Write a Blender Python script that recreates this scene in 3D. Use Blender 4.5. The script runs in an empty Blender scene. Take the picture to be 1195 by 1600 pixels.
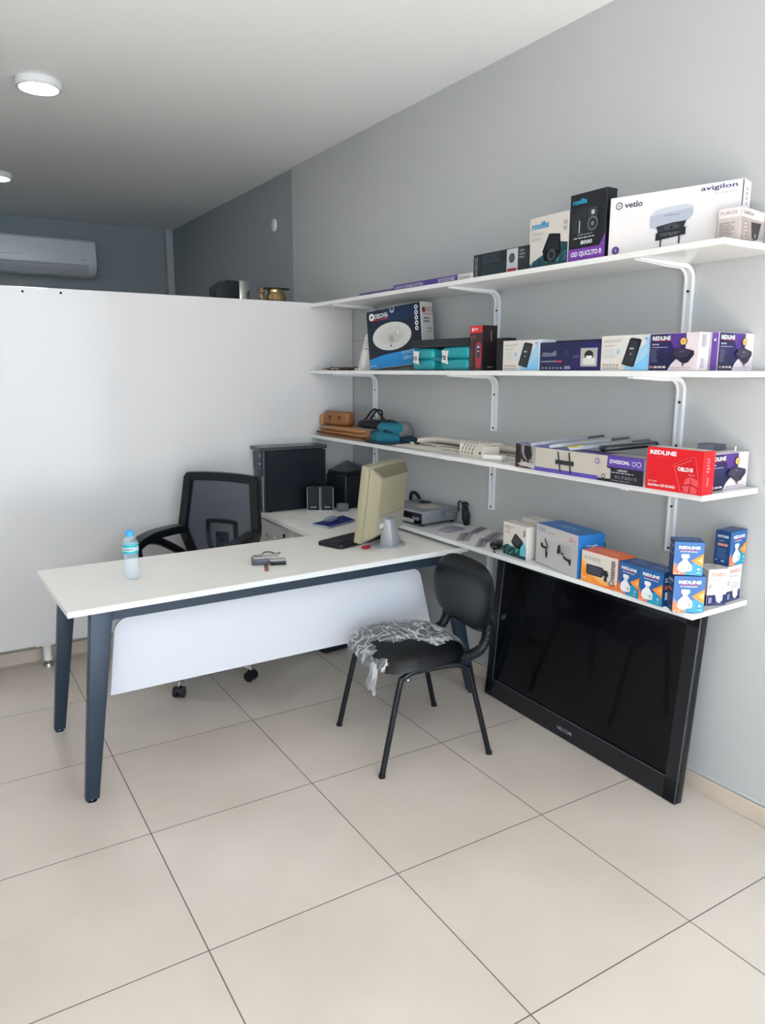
import bpy, bmesh, math, random
from mathutils import Vector, Matrix
random.seed(7)
S = bpy.context.scene
C = S.collection
PI = math.pi
V = Vector

# ------------------------------------------------------------------ camera
CAM = V((-0.5789, -3.5125, 1.5300))
yaw, pitch, roll, FPX = 0.5679, 0.1877, 0.0023, 1158.4
fw = V((math.sin(yaw)*math.cos(pitch), math.cos(yaw)*math.cos(pitch), -math.sin(pitch)))
rt = V((math.cos(yaw), -math.sin(yaw), 0)); up = rt.cross(fw)
rt2 = rt*math.cos(roll) + up*math.sin(roll); up2 = -rt*math.sin(roll) + up*math.cos(roll)
cd = bpy.data.cameras.new('camera'); cam = bpy.data.objects.new('camera', cd); C.objects.link(cam)
cam.matrix_world = Matrix(((rt2.x, up2.x, -fw.x, CAM.x), (rt2.y, up2.y, -fw.y, CAM.y), (rt2.z, up2.z, -fw.z, CAM.z), (0, 0, 0, 1)))
cd.sensor_fit = 'VERTICAL'; cd.sensor_height = 36; cd.lens = 36*FPX/1600; cd.clip_start = .02
S.camera = cam

# ------------------------------------------------------------------ world, daylight, exposure
S.view_settings.view_transform = 'Standard'; S.view_settings.look = 'None'
S.view_settings.gamma = 1; S.view_settings.use_curve_mapping = False
S.view_settings.exposure = 0.85
wd = bpy.data.worlds.new('world'); S.world = wd; wd.use_nodes = True
bg = wd.node_tree.nodes['Background']; bg.inputs[0].default_value = (.80, .90, 1.0, 1); bg.inputs[1].default_value = 1.0
def area(name, loc, rot, sx, sy, e, col):
    l = bpy.data.lights.new(name, 'AREA'); l.shape = 'RECTANGLE'; l.size = sx; l.size_y = sy; l.energy = e; l.color = col
    o = bpy.data.objects.new(name, l); C.objects.link(o); o.location = loc; o.rotation_euler = rot; return o
area('daylight_shopfront', (-.35, -5.05, 1.38), (PI/2, 0, 0), 3.7, 2.5, 68, (.64, .82, 1.0))
sl = bpy.data.lights.new('sun', 'SUN'); sl.energy = 48; sl.angle = math.radians(1); sl.color = (1.0, .95, .87)
so = bpy.data.objects.new('sun', sl); C.objects.link(so); so.rotation_euler = (math.radians(24), 0, 0)

# ------------------------------------------------------------------ materials
def lin(h):
    if isinstance(h, tuple): return tuple(h)+(1,)
    r = [int(h[i:i+2], 16)/255 for i in (0, 2, 4)]
    return tuple(c/12.92 if c <= .04045 else ((c+.055)/1.055)**2.4 for c in r)+(1,)
MC = {}
def mat(name, col, rough=.5, metal=0, var=.04, scale=6, bump=0, bscale=80, spec=.5, trans=0, ior=1.45, alpha=1, coat=0, stretch=None, emit=0, rvar=0):
    if name in MC: return MC[name]
    m = bpy.data.materials.new(name); m.use_nodes = True; nt = m.node_tree; N = nt.nodes; L = nt.links
    b = N['Principled BSDF']; c = lin(col)
    b.inputs['Roughness'].default_value = rough; b.inputs['Metallic'].default_value = metal
    b.inputs['Specular IOR Level'].default_value = spec; b.inputs['IOR'].default_value = ior
    b.inputs['Transmission Weight'].default_value = trans; b.inputs['Alpha'].default_value = alpha
    b.inputs['Coat Weight'].default_value = coat
    if emit:
        b.inputs['Emission Color'].default_value = c; b.inputs['Emission Strength'].default_value = emit
    tc = N.new('ShaderNodeTexCoord'); mp = N.new('ShaderNodeMapping'); L.new(tc.outputs['Object'], mp.inputs[0])
    if stretch: mp.inputs['Scale'].default_value = stretch
    n = N.new('ShaderNodeTexNoise'); n.inputs['Scale'].default_value = scale; n.inputs['Detail'].default_value = 4; L.new(mp.outputs[0], n.inputs['Vector'])
    r = N.new('ShaderNodeMix'); r.data_type = 'RGBA'
    r.inputs['A'].default_value = tuple(x*(1-var) for x in c[:3])+(1,); r.inputs['B'].default_value = tuple(min(1, x*(1+var)) for x in c[:3])+(1,)
    L.new(n.outputs[0], r.inputs['Factor']); L.new(r.outputs['Result'], b.inputs['Base Color'])
    if rvar:
        mr = N.new('ShaderNodeMapRange'); mr.inputs['To Min'].default_value = rough-rvar; mr.inputs['To Max'].default_value = rough+rvar
        L.new(n.outputs[0], mr.inputs[0]); L.new(mr.outputs[0], b.inputs['Roughness'])
    if bump:
        n2 = N.new('ShaderNodeTexNoise'); n2.inputs['Scale'].default_value = bscale; n2.inputs['Detail'].default_value = 3; L.new(mp.outputs[0], n2.inputs['Vector'])
        bp = N.new('ShaderNodeBump'); bp.inputs['Strength'].default_value = bump; bp.inputs['Distance'].default_value = .01
        L.new(n2.outputs[0], bp.inputs['Height']); L.new(bp.outputs[0], b.inputs['Normal'])
    MC[name] = m; return m
def P(h, rough=.42):            # printed ink
    c = lin(h); return mat('ink_'+h+('' if rough == .42 else str(rough)), tuple(x*(.74 if min(c[:3]) > .3 else .85) for x in c[:3]), rough, var=.02, scale=30)

def floor_mat():
    m = bpy.data.materials.new('floor_tile'); m.use_nodes = True; nt = m.node_tree; N = nt.nodes; L = nt.links; b = N['Principled BSDF']
    tc = N.new('ShaderNodeTexCoord'); mp = N.new('ShaderNodeMapping'); mp.inputs['Rotation'].default_value = (0, 0, .0197)
    L.new(tc.outputs['Object'], mp.inputs[0])
    br = N.new('ShaderNodeTexBrick'); br.offset = 0; br.squash = 1; br.inputs['Scale'].default_value = 1
    br.inputs['Brick Width'].default_value = .6; br.inputs['Row Height'].default_value = .6
    br.inputs['Mortar Size'].default_value = .0021; br.inputs['Mortar Smooth'].default_value = .3; br.inputs['Bias'].default_value = 0
    br.inputs['Color1'].default_value = lin('d0c5ba'); br.inputs['Color2'].default_value = lin('ccc1b6'); br.inputs['Mortar'].default_value = lin('6f645c')
    L.new(mp.outputs[0], br.inputs['Vector'])
    n = N.new('ShaderNodeTexNoise'); n.inputs['Scale'].default_value = 2.6; n.inputs['Detail'].default_value = 6; L.new(tc.outputs['Object'], n.inputs['Vector'])
    cr = N.new('ShaderNodeValToRGB'); cr.color_ramp.elements[0].position = .3; cr.color_ramp.elements[0].color = (.86, .84, .82, 1); cr.color_ramp.elements[1].position = .7; cr.color_ramp.elements[1].color = (1, 1, 1, 1)
    L.new(n.outputs[0], cr.inputs[0])
    mx = N.new('ShaderNodeMix'); mx.data_type = 'RGBA'; mx.blend_type = 'MULTIPLY'; mx.inputs['Factor'].default_value = .75
    L.new(br.outputs['Color'], mx.inputs['A']); L.new(cr.outputs[0], mx.inputs['B'])
    # sparse dark specks of dirt
    vo = N.new('ShaderNodeTexVoronoi'); vo.inputs['Scale'].default_value = 2.3; L.new(tc.outputs['Object'], vo.inputs['Vector'])
    lt = N.new('ShaderNodeMath'); lt.operation = 'LESS_THAN'; lt.inputs[1].default_value = .012; L.new(vo.outputs['Distance'], lt.inputs[0])
    m2 = N.new('ShaderNodeMix'); m2.data_type = 'RGBA'; L.new(lt.outputs[0], m2.inputs['Factor']); L.new(mx.outputs['Result'], m2.inputs['A']); m2.inputs['B'].default_value = lin('5a5048')
    L.new(m2.outputs['Result'], b.inputs['Base Color'])
    mr = N.new('ShaderNodeMapRange'); mr.inputs['To Min'].default_value = .27; mr.inputs['To Max'].default_value = .8; L.new(br.outputs['Fac'], mr.inputs[0])
    L.new(mr.outputs[0], b.inputs['Roughness'])
    inv = N.new('ShaderNodeMath'); inv.operation = 'SUBTRACT'; inv.inputs[0].default_value = 1; L.new(br.outputs['Fac'], inv.inputs[1])
    bp = N.new('ShaderNodeBump'); bp.inputs['Strength'].default_value = .6; bp.inputs['Distance'].default_value = .002; L.new(inv.outputs[0], bp.inputs['Height']); L.new(bp.outputs[0], b.inputs['Normal'])
    return m

M_floor = floor_mat()
M_wall = mat('grey_wall_paint', 'b3b4b3', .55, var=.03, scale=1.6, bump=.05, bscale=9, stretch=(1, 1, .35), spec=.4)
M_wall2 = mat('shaded_rear_wall_grey', '949a9d', .55, var=.03, scale=1.6, bump=.05, bscale=9, stretch=(1, 1, .35), spec=.4)  # rear walls: shade of the dim end put into a darker, bluer grey
M_ceil = mat('ceiling_paint', 'e9e9e8', .7, var=.02, scale=1.1, bump=.04, bscale=3)
M_skirt = mat('skirting_tile', 'c4b5a4', .35, var=.08, scale=5)
M_panel = mat('white_laminate', 'c9c6c4', .15, var=.01, scale=2, bump=.012, bscale=2.5)
M_shelf = mat('white_shelf_laminate', 'd9d8d5', .18, var=.01, scale=3)
M_desk = mat('desk_laminate', 'e4e1da', .33, var=.012, scale=4)
M_edge = mat('desk_edge_band', 'cdcdcb', .35, var=.01)
M_modesty = mat('modesty_white', 'c6c8cd', .4, var=.01)
M_steelblue = mat('anthracite_blue_steel', '2a3644', .38, metal=.25, var=.04, scale=20)
M_darksteel = mat('black_steel', '16181c', .3, metal=.3, var=.05)
M_white = mat('white_enamel', 'dadada', .25, var=.01)
M_whitepl = mat('white_plastic', 'dedad2', .4, var=.02)
M_black = mat('black_plastic', '0a0b0f', .35, var=.06, scale=20)
M_blackm = mat('black_matte', '0c0d12', .6, var=.08, scale=30)
M_bglossy = mat('black_gloss', '08090d', .06, var=.02)
M_chrome = mat('chrome', 'c8c8cc', .15, metal=1, var=.02)
M_silver = mat('silver_plastic', 'a6a8ab', .32, metal=.4, var=.03)
M_leather = mat('black_leatherette', '080a0e', .30, var=.05, bump=.06, bscale=500, spec=.42)
M_beige = mat('aged_beige_plastic', '8f876f', .48, var=.03, scale=6)
M_beige2 = mat('beige_base_plastic', '8e877b', .48, var=.03)
M_dark = mat('hole_dark', '0a0a0c', .9)

# ------------------------------------------------------------------ geometry helpers
class MB:
    def __init__(s): s.v = []; s.f = []; s.m = []; s.s = []; s.mats = []; s.xf = None
    def mi(s, m):
        if m not in s.mats: s.mats.append(m)
        return s.mats.index(m)
    def add(s, vs, fs, m, smooth=False, M=None):
        k = len(s.v); i = s.mi(m)
        for p in vs:
            p = V(p)
            if M: p = M @ p
            if s.xf: p = s.xf @ p
            s.v.append(tuple(p))
        for f in fs: s.f.append(tuple(a+k for a in f)); s.m.append(i); s.s.append(smooth)
        return s
    def addbm(s, bm, m, smooth=False, M=None):
        bm.verts.index_update()
        s.add([v.co.copy() for v in bm.verts], [[v.index for v in f.verts] for f in bm.faces], m, smooth, M); bm.free(); return s
    def box(s, a, b, m, bev=0, seg=1, M=None):
        bm = bmesh.new(); bmesh.ops.create_cube(bm, size=1)
        for v in bm.verts: v.co = V(((a[0]+b[0])/2+v.co.x*(b[0]-a[0]), (a[1]+b[1])/2+v.co.y*(b[1]-a[1]), (a[2]+b[2])/2+v.co.z*(b[2]-a[2])))
        if bev: bmesh.ops.bevel(bm, geom=bm.edges[:], offset=bev, segments=seg, profile=.5, affect='EDGES')
        return s.addbm(bm, m, seg > 1, M)
    def prism(s, pts, h0, h1, m, axis='z', bev=0, seg=1, M=None, smooth=False):
        """pts (a,b) polygon; axis z:(a,b,h) y:(a,h,b) x:(h,a,b)"""
        bm = bmesh.new()
        def q(p, h): return {'z': (p[0], p[1], h), 'y': (p[0], h, p[1]), 'x': (h, p[0], p[1])}[axis]
        lo = [bm.verts.new(q(p, h0)) for p in pts]; hi = [bm.verts.new(q(p, h1)) for p in pts]
        bm.faces.new(lo); bm.faces.new(hi[::-1]); n = len(pts)
        for i in range(n): bm.faces.new((lo[i], hi[i], hi[(i+1) % n], lo[(i+1) % n]))
        bmesh.ops.recalc_face_normals(bm, faces=bm.faces[:])
        if bev: 
            es = [e for e in bm.edges if len(e.link_faces) == 2 and e.calc_face_angle(0) > .6]
            bmesh.ops.bevel(bm, geom=es, offset=bev, segments=seg, profile=.5, affect='EDGES')
        return s.addbm(bm, m, smooth or seg > 1, M)
    def lathe(s, prof, m, seg=24, M=None, smooth=True):
        vs = []; fs = []
        for r, z in prof:
            for k in range(seg): a = 2*PI*k/seg; vs.append((r*math.cos(a), r*math.sin(a), z))
        for i in range(len(prof)-1):
            for k in range(seg): k2 = (k+1) % seg; fs.append((i*seg+k, i*seg+k2, (i+1)*seg+k2, (i+1)*seg+k))
        if prof[0][0] > 1e-6: fs.append(tuple(range(seg))[::-1])
        if prof[-1][0] > 1e-6: fs.append(tuple((len(prof)-1)*seg+k for k in range(seg)))
        return s.add(vs, fs, m, smooth, M)
    def cyl(s, p0, p1, r, m, seg=16, r1=None):
        p0, p1 = V(p0), V(p1); d = p1-p0; M = Matrix.Translation(p0) @ d.to_track_quat('Z', 'Y').to_matrix().to_4x4()
        return s.lathe([(r, 0), (r if r1 is None else r1, d.length)], m, seg, M)
    def ell(s, c, r, m, seg=20, rings=12, M=None, pw=1):
        pr = []
        vs = []; fs = []
        for i in range(rings+1):
            t = PI*i/rings
            for k in range(seg):
                a = 2*PI*k/seg; f = lambda x: math.copysign(abs(x)**pw, x)
                vs.append((c[0]+r[0]*f(math.sin(t))*f(math.cos(a)), c[1]+r[1]*f(math.sin(t))*f(math.sin(a)), c[2]-r[2]*f(math.cos(t))))
        for i in range(rings):
            for k in range(seg): k2 = (k+1) % seg; fs.append((i*seg+k, i*seg+k2, (i+1)*seg+k2, (i+1)*seg+k))
        return s.add(vs, fs, m, True, M)
    def sweep(s, path, sec, m, closed=False, smooth=True, scale=None, upv=None, caps=True):
        path = [V(p) for p in path]; n = len(path); vs = []; fs = []; k = len(sec); prev = None
        for i, p in enumerate(path):
            if closed: t = path[(i+1) % n]-path[i-1]
            else: t = path[min(i+1, n-1)]-path[max(i-1, 0)]
            t.normalize()
            if upv is not None: u = V(upv)
            elif prev is None: u = V((0, 0, 1)) if abs(t.z) < .9 else V((1, 0, 0))
            else: u = prev
            u = (u-t*u.dot(t)).normalized(); prev = u; w = t.cross(u); sc = scale[i] if scale else 1
            for a, b in sec: vs.append(p+w*a*sc+u*b*sc)
        for i in range(n if closed else n-1):
            j = (i+1) % n
            for q in range(k): q2 = (q+1) % k; fs.append((i*k+q, i*k+q2, j*k+q2, j*k+q))
        if not closed and caps: fs.append(tuple(range(k))[::-1]); fs.append(tuple((n-1)*k+q for q in range(k)))
        return s.add(vs, fs, m, smooth)
    def tube(s, path, r, m, seg=10, closed=False, scale=None, smoothpath=0):
        if smoothpath: path = catmull(path, smoothpath, closed)
        sec = [(r*math.cos(2*PI*i/seg), r*math.sin(2*PI*i/seg)) for i in range(seg)]
        return s.sweep(path, sec, m, closed, True, scale)
    def grid(s, fn, nu, nv, m, smooth=True, closeu=False):
        vs = [fn(i/nu, j/nv) for j in range(nv+1) for i in range(nu+1)]; fs = []
        for j in range(nv):
            for i in range(nu): a = j*(nu+1)+i; fs.append((a, a+1, a+nu+2, a+nu+1))
        return s.add(vs, fs, m, smooth)
    def build(s, name, parent=None, loc=(0, 0, 0), rot=0, sharp=35, thick=0):
        me = bpy.data.meshes.new(name); me.from_pydata(s.v, [], s.f)
        for m in s.mats: me.materials.append(m)
        me.polygons.foreach_set('material_index', s.m); me.polygons.foreach_set('use_smooth', s.s); me.update()
        try: me.set_sharp_from_angle(angle=math.radians(sharp))
        except Exception: pass
        o = bpy.data.objects.new(name, me); C.objects.link(o)
        if parent: o.parent = parent
        o.location = loc; o.rotation_euler = rot if isinstance(rot, tuple) else (0, 0, rot)
        if thick:
            md = o.modifiers.new('solid', 'SOLIDIFY'); md.thickness = thick
        return o
def catmull(pts, n, closed=False):
    pts = [V(p) for p in pts]; out = []; L = len(pts)
    for i in range(L if closed else L-1):
        g = lambda k: pts[k % L] if closed else pts[max(0, min(L-1, k))]
        a, b, c, d = g(i-1), g(i), g(i+1), g(i+2)
        for j in range(n):
            t = j/n; out.append(.5*((2*b)+(c-a)*t+(2*a-5*b+4*c-d)*t*t+(3*b-a-3*c+d)*t**3))
    if not closed: out.append(pts[-1])
    return out
def rrect(x0, y0, x1, y1, r, n=5):
    o = []
    for cx, cy, a0 in ((x1-r, y1-r, 0), (x0+r, y1-r, 90), (x0+r, y0+r, 180), (x1-r, y0+r, 270)):
        for k in range(n+1): a = math.radians(a0+90*k/n); o.append((cx+r*math.cos(a), cy+r*math.sin(a)))
    return o
def tag(o, label=None, cat=None, group=None, kind=None):
    if label: o['label'] = label
    if cat: o['category'] = cat
    if group: o['group'] = group
    if kind: o['kind'] = kind
    return o
def thing(name, label, cat, loc=(0, 0, 0), rot=0, group=None):
    o = bpy.data.objects.new(name, None); C.objects.link(o); o.empty_display_size = .05
    o.location = loc; o.rotation_euler = rot if isinstance(rot, tuple) else (0, 0, rot)
    return tag(o, label, cat, group)
def struct(mb, name, **k): return tag(mb.build(name, **k), kind='structure')
TC = {}
def textmesh(s, bold=0, rot=0):
    if (s, bold) in TC: return TC[(s, bold)]
    cu = bpy.data.curves.new('t', 'FONT'); cu.body = s; cu.resolution_u = 2; cu.offset = bold; cu.fill_mode = 'FRONT'
    o = bpy.data.objects.new('t', cu); me = bpy.data.meshes.new_from_object(o)
    vs = [v.co.copy() for v in me.vertices]; fs = [tuple(p.vertices) for p in me.polygons]
    bpy.data.objects.remove(o); bpy.data.curves.remove(cu); bpy.data.meshes.remove(me)
    xs = [v.x for v in vs]; ys = [v.y for v in vs]
    r = [(((v.x-min(xs))/(max(xs)-min(xs))), ((v.y-min(ys))/(max(ys)-min(ys)))) for v in vs], fs, (max(xs)-min(xs))/(max(ys)-min(ys))
    TC[(s, bold)] = r; return r

class Face:
    """prints thin flat shapes on one face of a mesh: o origin, eu, ev in-plane axes (metres), size w,h; coordinates are fractions"""
    def __init__(s, mb, o, eu, ev, w, h): s.mb = mb; s.o = V(o); s.eu = V(eu); s.ev = V(ev); s.n = s.eu.cross(s.ev); s.w = w; s.h = h; s.k = 1
    def p(s, u, v): return s.o+s.eu*(u*s.w)+s.ev*(v*s.h)+s.n*(.00022*s.k)
    def poly(s, pts, m, layer=True):
        a = sum(pts[i][0]*pts[(i+1) % len(pts)][1]-pts[(i+1) % len(pts)][0]*pts[i][1] for i in range(len(pts)))
        if a < 0: pts = pts[::-1]
        s.mb.add([s.p(*q) for q in pts], [tuple(range(len(pts)))], m)
        if layer: s.k += 1
        return s
    def rect(s, u0, v0, u1, v1, m): return s.poly([(u0, v0), (u1, v0), (u1, v1), (u0, v1)], m)
    def oval(s, u, v, ru, rv, m, n=24, pw=1):
        f = lambda x: math.copysign(abs(x)**pw, x)
        return s.poly([(u+ru*f(math.cos(2*PI*i/n)), v+rv*f(math.sin(2*PI*i/n))) for i in range(n)], m)
    def circ(s, u, v, r, m, n=20): return s.oval(u, v, r/s.w, r/s.h, m, n)   # r in metres
    def text(s, t, u0, v0, u1, v1, m, bold=.0, vert=False):
        vs, fs, asp = textmesh(t, bold)
        if vert: q = [s.p(u1-(y)*(u1-u0), v0+x*(v1-v0)) for x, y in vs]
        else: q = [s.p(u0+x*(u1-u0), v0+y*(v1-v0)) for x, y in vs]
        s.mb.add(q, fs, m); s.k += 1; return s
    def lines(s, u0, v0, u1, v1, n, m, words=True, fill=.5):
        hh = (v1-v0)/n
        for i in range(n):
            v = v1-hh*(i+1); u = u0
            end = u0+(u1-u0)*random.uniform(.65, 1)
            while u < end:
                wd_ = min(end-u, (u1-u0)*random.uniform(.08, .25)); s.poly([(u, v+hh*(.5-fill/2)), (u+wd_, v+hh*(.5-fill/2)), (u+wd_, v+hh*(.5+fill/2)), (u, v+hh*(.5+fill/2))], m, False); u += wd_+(u1-u0)*.035
        s.k += 1; return s

class Carton:
    """local frame: front face at y=0 looking to -y, x to the right, z up"""
    def __init__(s, w, d, h, body, front=None, left=None, right=None, top=None, bev=.0012):
        s.mb = MB(); s.w, s.d, s.h = w, d, h; s.mb.box((0, 0, 0), (w, d, h), body, bev)
        for nm, m in (('front', front), ('left', left), ('right', right), ('top', top)):
            if m: f = s.F(nm); f.k = .7; f.rect(.006, .006, .994, .994, m)
    def F(s, n):
        w, d, h = s.w, s.d, s.h
        f = {'front': lambda: Face(s.mb, (0, 0, 0), (1, 0, 0), (0, 0, 1), w, h),
             'left': lambda: Face(s.mb, (0, d, 0), (0, -1, 0), (0, 0, 1), d, h),
             'right': lambda: Face(s.mb, (w, 0, 0), (0, 1, 0), (0, 0, 1), d, h),
             'top': lambda: Face(s.mb, (0, 0, h), (1, 0, 0), (0, 1, 0), w, d)}[n]()
        f.k = 1.6; return f
    def place(s, name, label, x, y, z, yawdeg=-90, group=None, roll=0, cat='box'):
        o = s.mb.build(name, loc=(x, y, z+.0006)); R = Matrix.Rotation(math.radians(yawdeg), 3, 'Z') @ Matrix.Rotation(math.radians(roll), 3, 'Y')
        o.rotation_euler = R.to_euler(); return tag(o, label, cat, group)

WX = 1.765      # right wall plane
YP = .50        # front face of the white partition
ZC = 2.872
# ------------------------------------------------------------------ room
struct(MB().box((-2.3, -5.3, -.1), (2.0, 4.3, 0), M_floor), 'floor')
struct(MB().box((-2.3, -5.3, ZC), (2.0, 4.3, ZC+.1), M_ceil), 'ceiling')
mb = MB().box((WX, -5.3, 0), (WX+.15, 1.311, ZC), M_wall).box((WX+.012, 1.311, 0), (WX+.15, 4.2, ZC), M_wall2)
mb.box((WX-.0006, .08, 1.709), (WX+.001, YP+.1, 1.711), mat('crack_line', '6f7070', .8))
mb.box((WX-.004, -5.3, .066), (WX+.01, 1.3, .078), M_wall, .003)
struct(mb, 'wall_right')
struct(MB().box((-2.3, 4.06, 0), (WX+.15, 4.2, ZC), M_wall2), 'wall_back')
struct(MB().box((-2.3, -5.3, 0), (-2.2, 4.2, ZC), mat('white_wall_paint', 'd6d6d4', .6)), 'wall_left')
mb = MB().box((-2.2, -5.25, 0), (WX, -5.13, .08), M_wall).box((-2.2, -5.25, 2.66), (WX, -5.13, ZC), M_wall).box((-2.3, -5.25, 0), (-2.18, -5.13, ZC), M_wall).box((1.55, -5.25, 0), (WX, -5.13, ZC), M_wall)
struct(mb, 'wall_front')
mb = MB()
for x in (-2.15, -.95, .3, 1.5): mb.box((x-.025, -5.12, .08), (x+.025, -5.07, 2.66), M_steelblue, .003)
struct(mb, 'window_1')
struct(MB().box((WX-.012, -5.1, 0), (WX-.0005, .49, .066), M_skirt, .002), 'baseboard_right')
struct(MB().box((WX-.055, 3.985, 0), (WX+.012, 4.06, ZC), M_wall, .004), 'trim_1')
struct(MB().box((-2.2, .66, 0), (WX-.001, .76, 1.90), mat('low_wall_paint', 'a8a690', .6)), 'wall_partition')
struct(MB().box((-2.2, .645, 0), (WX-.002, .66, .07), M_skirt, .002), 'baseboard_partition')
# white laminate partition on feet
t = thing('partition', 'tall glossy white laminate partition panel on short chrome-tipped feet, behind the desk', 'partition', (-.2, YP, 0))
mb = MB().box((-2.0, 0, .134), (1.962, .10, 1.922), M_panel, .0015)
for x, z in ((.145, 1.900), (.315, 1.902)): mb.cyl((x, -.0006, z), (x, .002, z), .006, M_dark, 12)
mb.build('panel', t)
for x in (-1.5, .125, 1.2):
    f = MB().box((x-.055, .004, .124), (x+.055, .09, .1338), M_whitepl, .003)
    f.lathe([(.030, .124), (.022, .10), (.020, .05), (.024, .035), (.016, .03)], M_whitepl, 16, Matrix.Translation((x, .05, 0)))
    fo = f.build('foot', t)
    MB().lathe([(.012, .036), (.012, .02), (.026, .016), (.028, .0)], M_chrome, 16, Matrix.Translation((x, .05, 0))).build('glide', fo)

# ceiling lamps
def lamp(loc, label):
    t = thing('ceiling_lamp', label, 'ceiling light', loc, 0, 'round white ceiling lamps')
    MB().lathe([(.100, 0), (.104, -.004), (.104, -.030), (.098, -.037), (.086, -.037), (.086, -.034)], M_white, 48).build('housing', t)
    m = mat('lamp_diffuser', 'f4f8ff', .4, emit=45)
    MB().lathe([(.0, -.0365), (.086, -.0365), (.086, -.030), (0, -.030)], m, 48).build('diffuser', t)
lamp((.099, .575, ZC), 'round white LED ceiling lamp, lit, seen whole near the top left')
lamp((.105, 2.55, ZC), 'smaller lit round ceiling lamp cut by the left edge, farther back')

# air conditioner
t = thing('air_conditioner', 'white wall-mounted split air conditioner high on the back wall', 'air conditioner', (.02, 4.06, 2.37))
pr = [(0, .33), (-.17, .325), (-.205, .30), (-.215, .11), (-.205, .075), (-.16, .02), (-.10, 0), (0, 0)]
MB().prism([(a, b) for a, b in pr], 0, 1.0, mat('ac_plastic', 'd9dcde', .3), 'x', .006, 2).build('body', t)
MB().prism([(-.2165, .098), (-.19, .047), (-.17, .028), (-.166, .031), (-.188, .052), (-.212, .100)], .03, .93, mat('ac_vane', 'b9bdc2', .3), 'x').build('vane', t)
mb = MB().box((-.0, -.2185, .15), (.36, -.212, .163), M_chrome, .002); mb.box((.36, -.2185, .153), (.39, -.212, .160), M_chrome, .002); mb.build('trim_strip', t)
mb = MB(); Face(mb, (.86, -.217, .13), (1, 0, 0), (0, 0, 1), .05, .016).text('KLIMA', .1, .2, .9, .8, P('5a5c60')); mb.build('brand_print', t); MB().cyl((.80, -.2175, .215), (.80, -.21, .215), .008, M_white).build('indicator', t)

# round blanking plate on the wall
tag(MB().lathe([(0, .012), (.036, .012), (.042, .008), (.044, 0)], M_whitepl, 28).build('blanking_plate', loc=(WX+.0118, 1.63, 2.555), rot=(0, -PI/2, 0)), 'small round white cover plate high on the grey wall, right of the rear corner', 'cover plate')

# ------------------------------------------------------------------ shelves and brackets
SY0, SY1 = YP-.002, -2.142; SX = 1.466; ST = .019
SZ = [1.914, 1.533, 1.155, .771]
names = ['topmost', 'second from the top', 'third from the top', 'lowest']
shl = ['topmost long white wall shelf, carrying the large camera carton', 'second white wall shelf from the top, carrying the teal case and router boxes',
       'third white wall shelf from the top, carrying the brown folders and the red carton', 'lowest white wall shelf, reaching over the desk and above the television']
for z, lb in zip(SZ, shl):
    tag(MB().box((SX, SY1, z-ST), (WX-.002, SY0 if z > 1 else -.12, z), M_shelf, .001).build('wall_shelf'), lb, 'shelf', 'white wall shelves')
def bracket_proto():
    t = thing('shelf_bracket', '', 'bracket', (0, 0, 0), 0, 'white metal shelf brackets')
    # arm sweeps out from the wall: x negative = towards the room; origin at wall, shelf underside
    L, A, r, h = .26, .285, .045, .008
    path = [(-h, 0, -L)]+[(-h, 0, -L+(L-r-h)*k/4) for k in range(1, 5)]
    for k in range(1, 9): a = PI/2*k/8; path.append((-h-r*(1-math.cos(a)), 0, -h-r+r*math.sin(a)))
    path += [(-h-r-(A-r-h)*k/4, 0, -h) for k in range(1, 5)]
    sc = [.75, 1, 1, 1, 1]+[1]*8+[1, 1, .95, .8]
    sec = [(.0155, -.0078), (.0155, .0078), (.0095, .0078), (.0075, .003), (-.0075, .003), (-.0095, .0078), (-.0155, .0078), (-.0155, -.0078)]
    am = MB().sweep(path, [(a, -b) for a, b in sec], M_white, smooth=False, upv=None, scale=None)
    for i, (x_, y_, z_) in enumerate(am.v):
        if x_ < -.10: k_ = min(1, (-x_-.10)/.17); am.v[i] = (x_, y_*(1-.25*k_), z_*(1-.62*k_))
    am.build('arm', t)
    for z in (-L+.014, -.09): MB().cyl((-.0115, 0, z), (-.0155, 0, z), .0042, M_dark, 10).build('screw', t)
    return t
bp0 = bracket_proto()
def copy_tree(o, parent=None):
    c = o.copy(); C.objects.link(c)
    if parent: c.parent = parent
    for ch in [x for x in bpy.data.objects if x.parent == o]: copy_tree(ch, c)
    return c
first = True; where = ['nearest the camera', 'in the middle', 'beside the white partition']
for zi, z in enumerate(SZ):
    for yi, y in enumerate((-1.828, -.828, .23)):
        if zi == 3 and yi == 2: y = -.58
        o = bp0 if first else copy_tree(bp0); first = False
        o.location = (WX-.0005, y, z-ST-.0004)
        o['label'] = 'white metal L bracket under the %s shelf, the one %s' % (names[zi], where[yi] if zi < 3 or yi < 2 else 'behind the monitor')
        o['label'] = o['label'].replace('beside the white partition', 'by the partition')

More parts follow.
